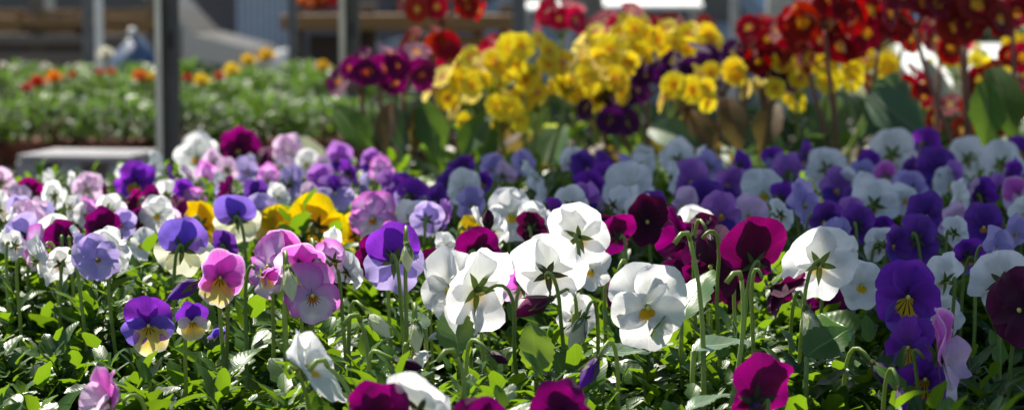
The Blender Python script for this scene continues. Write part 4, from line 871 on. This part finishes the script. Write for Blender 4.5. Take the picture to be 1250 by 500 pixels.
# timber market stall at the left
M['ochre_wood'] = plain('ochre_wood', (.26, .14, .045), .7, scale=5, stretch=(1, 12, 12), amount=.45, bump=.3)
M['grey_wood'] = plain('grey_wood', (.15, .12, .09), .8, scale=5, stretch=(1, 12, 12), amount=.35, bump=.3)
M['umber'] = plain('shadow_brown_wood', (.045, .03, .022), .8, scale=5, amount=.4)  # brown darkened to deepen the shadow contrast of the recesses
D = 9.0; xa, xb = (-60-625)/F*D, (196-625)/F*D; zt = lambda y, d=D: ZC-(y-4)*d/F
root = empty('market_stall', ((xa+xb)/2, D, 0)); tag(root, 'empty timber market stall with ochre rail at the far left', 'stall'); wx = xb-xa
def slab(name, y0, y1, mat, dy=0, depth=.04, x0=None, x1=None, par=None, d=D):
    par = par or root; a = xa if x0 is None else (x0-625)/F*d; b = xb if x1 is None else (x1-625)/F*d
    mb = MB().box(((a+b)/2-par.location.x, dy, (zt(y0, d)+zt(y1, d))/2), (b-a, depth, abs(zt(y0, d)-zt(y1, d))), bev=.004); return obj(name, mb.mesh(name, M[mat], False), par)
slab('rail', 20, 33, 'ochre_wood'); slab('shelf', 42, 54, 'grey_wood', .1, .3); slab('recess_shade_panel', 34, 120, 'umber', .6, .02); slab('front_panel', 62, 120, 'grey_wood', .0, .03)  # panel at the back: dark sheet for the shade in the gaps
slab('display_box', 33, 42, 'terracotta', .15, .2, 92, 103)
for x_ in (-40, 45, 186):
    mb = MB().box(((x_-625)/F*D-root.location.x, .04, .6), (.05, .035, 1.2), bev=.004); obj('leg', mb.mesh('leg', M['grey_wood'], False), root)
CR = MB(); CR.box((0, 0, .006), (.19, .15, .012))
for sy in (-1, 1):
    for k in range(3): CR.box((0, sy*.078, .02+.034*k), (.20, .008, .026), bev=.002)
for sx in (-1, 1):
    for k in range(3): CR.box((sx*.098, 0, .02+.034*k), (.008, .146, .026), bev=.002)
    for sy in (-1, 1): CR.box((sx*.090, sy*.070, .05), (.014, .008, .10))
CRM_ = CR.mesh('slatted_crate', M['ochre_wood'], False)
for (x_, y_, d_, rz_, lb) in [(-10, 42, 8.9, 4, 'slatted wooden crate at the left edge on the timber stall'), (62, 42, 8.95, -6, 'slatted wooden crate in the middle of the timber stall shelf'), (150, 42, 8.9, 10, 'slatted wooden crate on the timber stall shelf, nearest the blue tarpaulin'), (545, 74, 5.95, 6, 'slatted wooden crate on the low board of the display shelf')]:
    b_ = at(x_, 40, d_); o = obj('slatted_crate', CRM_); o.location = (b_.x, b_.y+.12*(d_ > 7), zt(y_, d_)+.003); o.rotation_euler = (0, 0, R(rz_)); tag(o, lb, 'crate', 'slatted crates in the background')
for (x_, lb) in [(28, 'small terracotta pot on the timber stall between two crates'), (112, 'small terracotta pot on the timber stall right of the middle crate')]:
    b_ = at(x_, 40, 8.95); rt_ = empty('flower_pot', (b_.x, b_.y+.1, zt(42, 8.95)+.003)); tag(rt_, lb, 'flower pot'); obj('pot', POT_T, rt_)
# blue sheet over a heap
M['blue_sheet'] = plain('blue_tarpaulin', (.06, .10, .17), .5, scale=9, amount=.4, bump=.5)
D2 = 6.6; c = at(166, 70, D2); mb = MB(); n = 28; prof = [(.085, -.55), (.08, -.02), (.064, .012), (.042, .035), (.02, .062), (.004, .066)]
mb.add([((r*(1+.07*math.sin(5*2*math.pi*i/n+r*60)))*math.cos(2*math.pi*i/n), (r*(1+.07*math.sin(5*2*math.pi*i/n+r*60)))*math.sin(2*math.pi*i/n), z) for r, z in prof for i in range(n)], grid_faces(n, len(prof), wrap=True))
o = obj('tarpaulin_heap', mb.mesh('tarpaulin_heap', M['blue_sheet'])); o.location = c; tag(o, 'blue tarpaulin draped in a point behind the potted plants', 'tarpaulin')
mb = MB(); n = 14; mb.add([(.014*math.sin(math.pi*(.05+.9*j/7))*math.cos(2*math.pi*i/n), .014*math.sin(math.pi*(.05+.9*j/7))*math.sin(2*math.pi*i/n), -.014*math.cos(math.pi*(.05+.9*j/7))) for j in range(8) for i in range(n)], grid_faces(n, 8, wrap=True))
o = obj('white_float', mb.mesh('white_float', M['white_paint'])); o.location = c+Vector((-.010, 0, .078)); tag(o, 'small white ball resting on the blue tarpaulin', 'ball')

# display shelf behind the red primulas
D = 6.0; xa, xb = (352-625)/F*D, (626-625)/F*D
root = empty('display_shelf', ((xa+xb)/2, D, 0)); tag(root, 'timber display shelf standing behind the tall red primula', 'shelf')
slab('shelf_board', 13, 25, 'ochre_wood', 0, .35); slab('shelf_board', 74, 84, 'grey_wood', 0, .35); slab('crate', 30, 73, 'umber', .05, .25, 462, 508)
for x_ in (362, 450, 618):
    mb = MB().box(((x_-625)/F*D-root.location.x, 0, .55), (.04, .04, 1.1), bev=.004); obj('leg', mb.mesh('leg', M['grey_wood'], False), root)
b = at(388, 12, D); rt = empty('flower_pot', (b.x, b.y, zt(13, D))); tag(rt, 'pot of orange and red flowers on the display shelf at the top edge', 'flower pot')
o = obj('pot', POT_T, rt); o.matrix_local = Matrix.Scale(.55, 4)
for i, (ox, cc) in enumerate([(-.035, 'orange'), (0, 'orange'), (.03, 'red'), (.055, 'red'), (.01, 'red')]):
    o = obj('blossom', BLM[i % 2], rt, BC[cc]); o.matrix_local = Matrix.Translation((ox, -.03*(i % 2)-.02, .02+.012*(i % 3))) @ Matrix.Rotation(R(50), 4, 'X') @ Matrix.Scale(.034, 4)

# parked cars
def car(label, x0, x1, y, body, sgn=1, H=1.45):
    """side view, nose towards +x when sgn = 1"""
    L = x1-x0; cx = (x0+x1)/2; root = empty('parked_car', (cx, y, 0)); tag(root, label, 'car', 'cars parked behind the stall'); Wd = .82
    low = [(-.5, .35), (-.5, .62), (-.495, .86), (-.30, .90), (.22, .90), (.42, .76), (.49, .62), (.5, .34), (.30, .26), (-.3, .26)]
    def extr(name, prof, w0, w1, mat, n=1):
        mb = MB(); m = len(prof); xs = [(-w0, .97), (-w0*1.0, 1), (w0, 1), (w0, .97)]; V = []
        for (yy, k) in ((-w0, 0), (w0, 0)):
            for (a, z) in prof: V.append((a*L*sgn, yy if True else 0, z))
        Fc = [(i, (i+1) % m, m+(i+1) % m, m+i) for i in range(m)]
        mb.add(V, Fc)
        mid = m//2
        for o_, fl in ((0, 0), (m, 1)):
            for i in range(m//2-1 + (0 if m % 2 == 0 else 0)):
                q = (o_+i, o_+i+1, o_+m-2-i, o_+m-1-i); mb.f.append(q if fl else q[::-1])
        return obj(name, mb.mesh(name, mat, False), root)
    extr('body', low, Wd, Wd, body)
    cab = [(-.46, .88), (-.38, 1.30), (-.30, H), (.02, H), (.08, H-.03), (.26, .88)]
    extr('cabin', cab, Wd*.86, Wd*.8, body)
    for (a0, a1) in ((-.40, -.16), (-.13, .19)):
        for sy in (-1, 1):
            z1 = H-.12; t0 = a0+(.055 if a0 < -.3 else 0); t1 = a1-(.13 if a1 > .1 else 0)
            mb = MB(); V = [(a0*L*sgn, 0, .93), (a1*L*sgn, 0, .93), (t1*L*sgn, 0, z1), (t0*L*sgn, 0, z1)]; mb.add([(p[0], sy*(Wd*.86+.004), p[2]) for p in V]+[(p[0], sy*(Wd*.86+.012), p[2]) for p in V], [(0, 1, 2, 3), (4, 5, 6, 7), (0, 1, 5, 4), (1, 2, 6, 5), (2, 3, 7, 6), (3, 0, 4, 7)])
            obj('side_window', mb.mesh('side_window', M['car_glass'], False), root)
    for wx_ in (-.32, .32):
        for sy in (-1, 1):
            n = 24; mb = MB(); mb.add([(r*math.cos(2*math.pi*i/n), yy, r*math.sin(2*math.pi*i/n)) for r, yy in ((.20, -.11), (.31, -.11), (.32, -.08), (.32, .08), (.31, .11), (.20, .11)) for i in range(n)], grid_faces(n, 6, wrap=True))
            wo = obj('wheel', mb.mesh('wheel', M['black_plastic']), root); wo.location = (wx_*L*sgn, sy*(Wd-.06), .32)
            mb = MB(); mb.add([(r*math.cos(2*math.pi*i/n), yy, r*math.sin(2*math.pi*i/n)) for r, yy in ((.20, -.08), (.17, -.09), (.05, -.06), (.05, .06), (.17, .09), (.20, .08)) for i in range(n)], grid_faces(n, 6, wrap=True)); obj('rim', mb.mesh('rim', M['galv']), wo)
    for sy in (-1, 1):
        mb = MB().box((.47*L*sgn, sy*.6, .66), (.12, .28, .12), bev=.02); obj('headlight', mb.mesh('headlight', M['white_paint'], False), root)
        mb = MB().box((-.06*L*sgn, sy*(Wd+.012), .80), (.16, .02, .03), bev=.004); obj('door_handle', mb.mesh('door_handle', M['galv'], False), root)
def paint(name, c):
    s = NT(name); p = s.n('BsdfPrincipled'); p.inputs['Base Color'].default_value = c4(c); p.inputs['Metallic'].default_value = .3; p.inputs['Roughness'].default_value = .3; p.inputs['Coat Weight'].default_value = .6; s.l(p.outputs[0], s.out.inputs[0]); return s.m
M['car_glass'] = paint('car_glass', (.02, .03, .045)); M['car_glass'].node_tree.nodes['Principled BSDF'].inputs['Roughness'].default_value = .08
car('silver parked car behind the tall left post', (-60-625)/F*17, (352-625)/F*17-.0, 17.0, paint('silver_paint', (.34, .32, .28)))
car('blue grey parked car behind the display shelf', (430-625)/F*19, (430-625)/F*19+3.9, 19.4, paint('blue_grey_paint', (.10, .15, .22)), -1)

# building behind
M['mauve_wall'] = plain('mauve_render', (.16, .13, .12), .9, scale=1.2, amount=.3, bump=.2)
M['pink_brick'] = plain('pink_brick', (.22, .11, .105), .9, scale=2.5, amount=.4, bump=.3)
M['clad'] = plain('pale_cladding', (.36, .38, .42), .6, scale=3, amount=.25)
DB = 24.0; root = empty('building', (0, DB, 0)); tag(root, 'long low building with mauve wall, pink brick end and dark windows behind the stall', 'building')
def wx2(px): return (px-625)/F*DB
def wall(name, p0, p1, z0, z1, mat, dy=0, t=.2, par=root):
    mb = MB().box(((wx2(p0)+wx2(p1))/2, dy+t/2, (z0+z1)/2), (wx2(p1)-wx2(p0), t, z1-z0)); return obj(name, mb.mesh(name, M[mat], False), par)
wall('wall', -500, 640, 0, 4.2, 'mauve_wall'); wall('brick_wall', 640, 862, 0, 4.2, 'pink_brick')
wall('roof', -520, 880, 4.2, 4.5, 'umber', -.4, 6)
wall('white_band', 738, 862, 1.06, 1.55, 'white_paint', -.06, .06); wall('cladding', 290, 360, .4, 3, 'clad', -.05, .05)
for (p0, p1) in ((50, 74), (78, 100), (165, 186), (480, 506), (585, 618), (664, 700)):
    f = wall('window', p0, p1, .95, 2.3, 'grey_wood', -.05, .05); gl = wall('pane', p0+3, p1-3, 1.0, 2.25, 'car_glass', -.065, .015, f)
for k in range(9):
    wall('cladding_rib', 293+k*7.4, 295+k*7.4, .4, 3, 'white_paint', -.065, .015)
mb = MB().box((wx2(990), .1, 2), (wx2(1030)-wx2(962), .3, 4)); rt = empty('gate_pillar', (0, DB, 0)); rt.location = (0, DB, 0); tag(rt, 'pale rendered gate pillar behind the upper dark red primulas', 'pillar')
obj('shaft', mb.mesh('shaft', M['white_wood'], False), rt); mb = MB().box((wx2(996), .1, 4.05), (wx2(1045)-wx2(955), .5, .1), bev=.02); obj('cap', mb.mesh('cap', M['white_wood'], False), rt)
# boxes stacked before the brick wall
# white tables added, tops tilted up to give bright sunlit patches
for (p0, p1, y0, y1, d_, lb) in [(738, 858, -2, 9, 11.0, 'white sloping table added as a sunlit patch at the top edge above the yellow primulas'), (640, 700, 4, 12, 12.0, 'white sloping table added as a sunlit patch left of the pale square post'), (1120, 1270, 60, 120, 5.8, 'pale table added as a sunlit patch behind the straight red stalk at the right')]:
    za, zb = zt(y1, d_), zt(y0, d_); x_a, x_b = (p0-625)/F*d_, (p1-625)/F*d_; rt_ = empty('sunlit_patch_table', ((x_a+x_b)/2, d_, 0)); tag(rt_, lb, 'table', 'pale tables added as sunlit patches in the yard')
    w_ = x_b-x_a; dep = max(.35, (zb-za)*1.2); ang = math.atan2(zb-za, dep)
    mb = MB().box((0, dep/2, (za+zb)/2), (w_, dep/math.cos(ang), .02), Matrix.Rotation(ang, 3, 'X'), .003); obj('table_top', mb.mesh('table_top', M['white_paint'], False), rt_)
    for sx in (-1, 1):
        for (yy, zz) in ((.03, za-.02), (dep-.03, zb-.03)):
            mb = MB().box((sx*(w_/2-.03), yy, zz/2), (.03, .03, zz), bev=.003); obj('leg', mb.mesh('leg', M['galv'], False), rt_)
# greenhouse and hedge on the right
M['poly'] = plain('pale_film', (.40, .52, .68), .45, scale=.8, amount=.12)
n = 25; V = []; gw = 5.0; yy0 = 62
for yy in (0, 3, 6, 9, 12, 15, 18):
    for i in range(n):
        a = math.pi*i/(n-1); V.append((-gw*math.cos(a)*1.3, yy, max(0, math.sin(a))**.7*3.6))
rt = empty('polytunnel', ((955-625)/F*yy0, yy0, 0)); tag(rt, 'pale blue polytunnel beyond the grass', 'greenhouse')
obj('film', mesh_np('film', V, grid_faces(n, 7), M['poly']), rt)
V = []; 
for k in (0, 1):
    for i in range(n):
        a = math.pi*i/(n-1); V.append((-gw*math.cos(a)*1.3*(1-0*k), -.01, max(0, math.sin(a))**.7*3.6*(1-k)))
obj('end_wall', mesh_np('end_wall', V, grid_faces(n, 2), M['poly'], smooth=False), rt)
M['hedge'] = leaf_mat('hedge_leaf', (.02, .05, .015), (.05, .10, .025), (.08, .16, .02), trans=.2, rough=.5, attr=True)
rr = random.Random(9); Vs, Fs, Us, Rs = [], [], [], []; off = 0
for i in range(5000):
    lv, lf, lu = leaf_arrays(.16, .10, 3, 3, 0, .2, .2); x = rr.uniform(-3.5, 9); z = rr.random()**.8*(.42+.08*math.sin(x*3)); y = rr.uniform(-.5, .5)
    v = lv @ euler_np(rr.uniform(0, 6.28), rr.uniform(-1, 1.3), rr.uniform(-1, 1)).T+np.array([x, y, z], dtype=np.float32); Vs.append(v); Fs.append(lf+off); Us.append(lu); Rs.append(np.full(len(v), rr.random(), dtype=np.float32)); off += len(v)
o = obj('hedge', mesh_np('hedge', np.concatenate(Vs), np.concatenate(Fs), M['hedge'], np.concatenate(Us), np.concatenate(Rs))); o.location = ((900-625)/F*58, 58, 0); tag(o, 'low dark green hedge in front of the pale polytunnel', 'hedge')
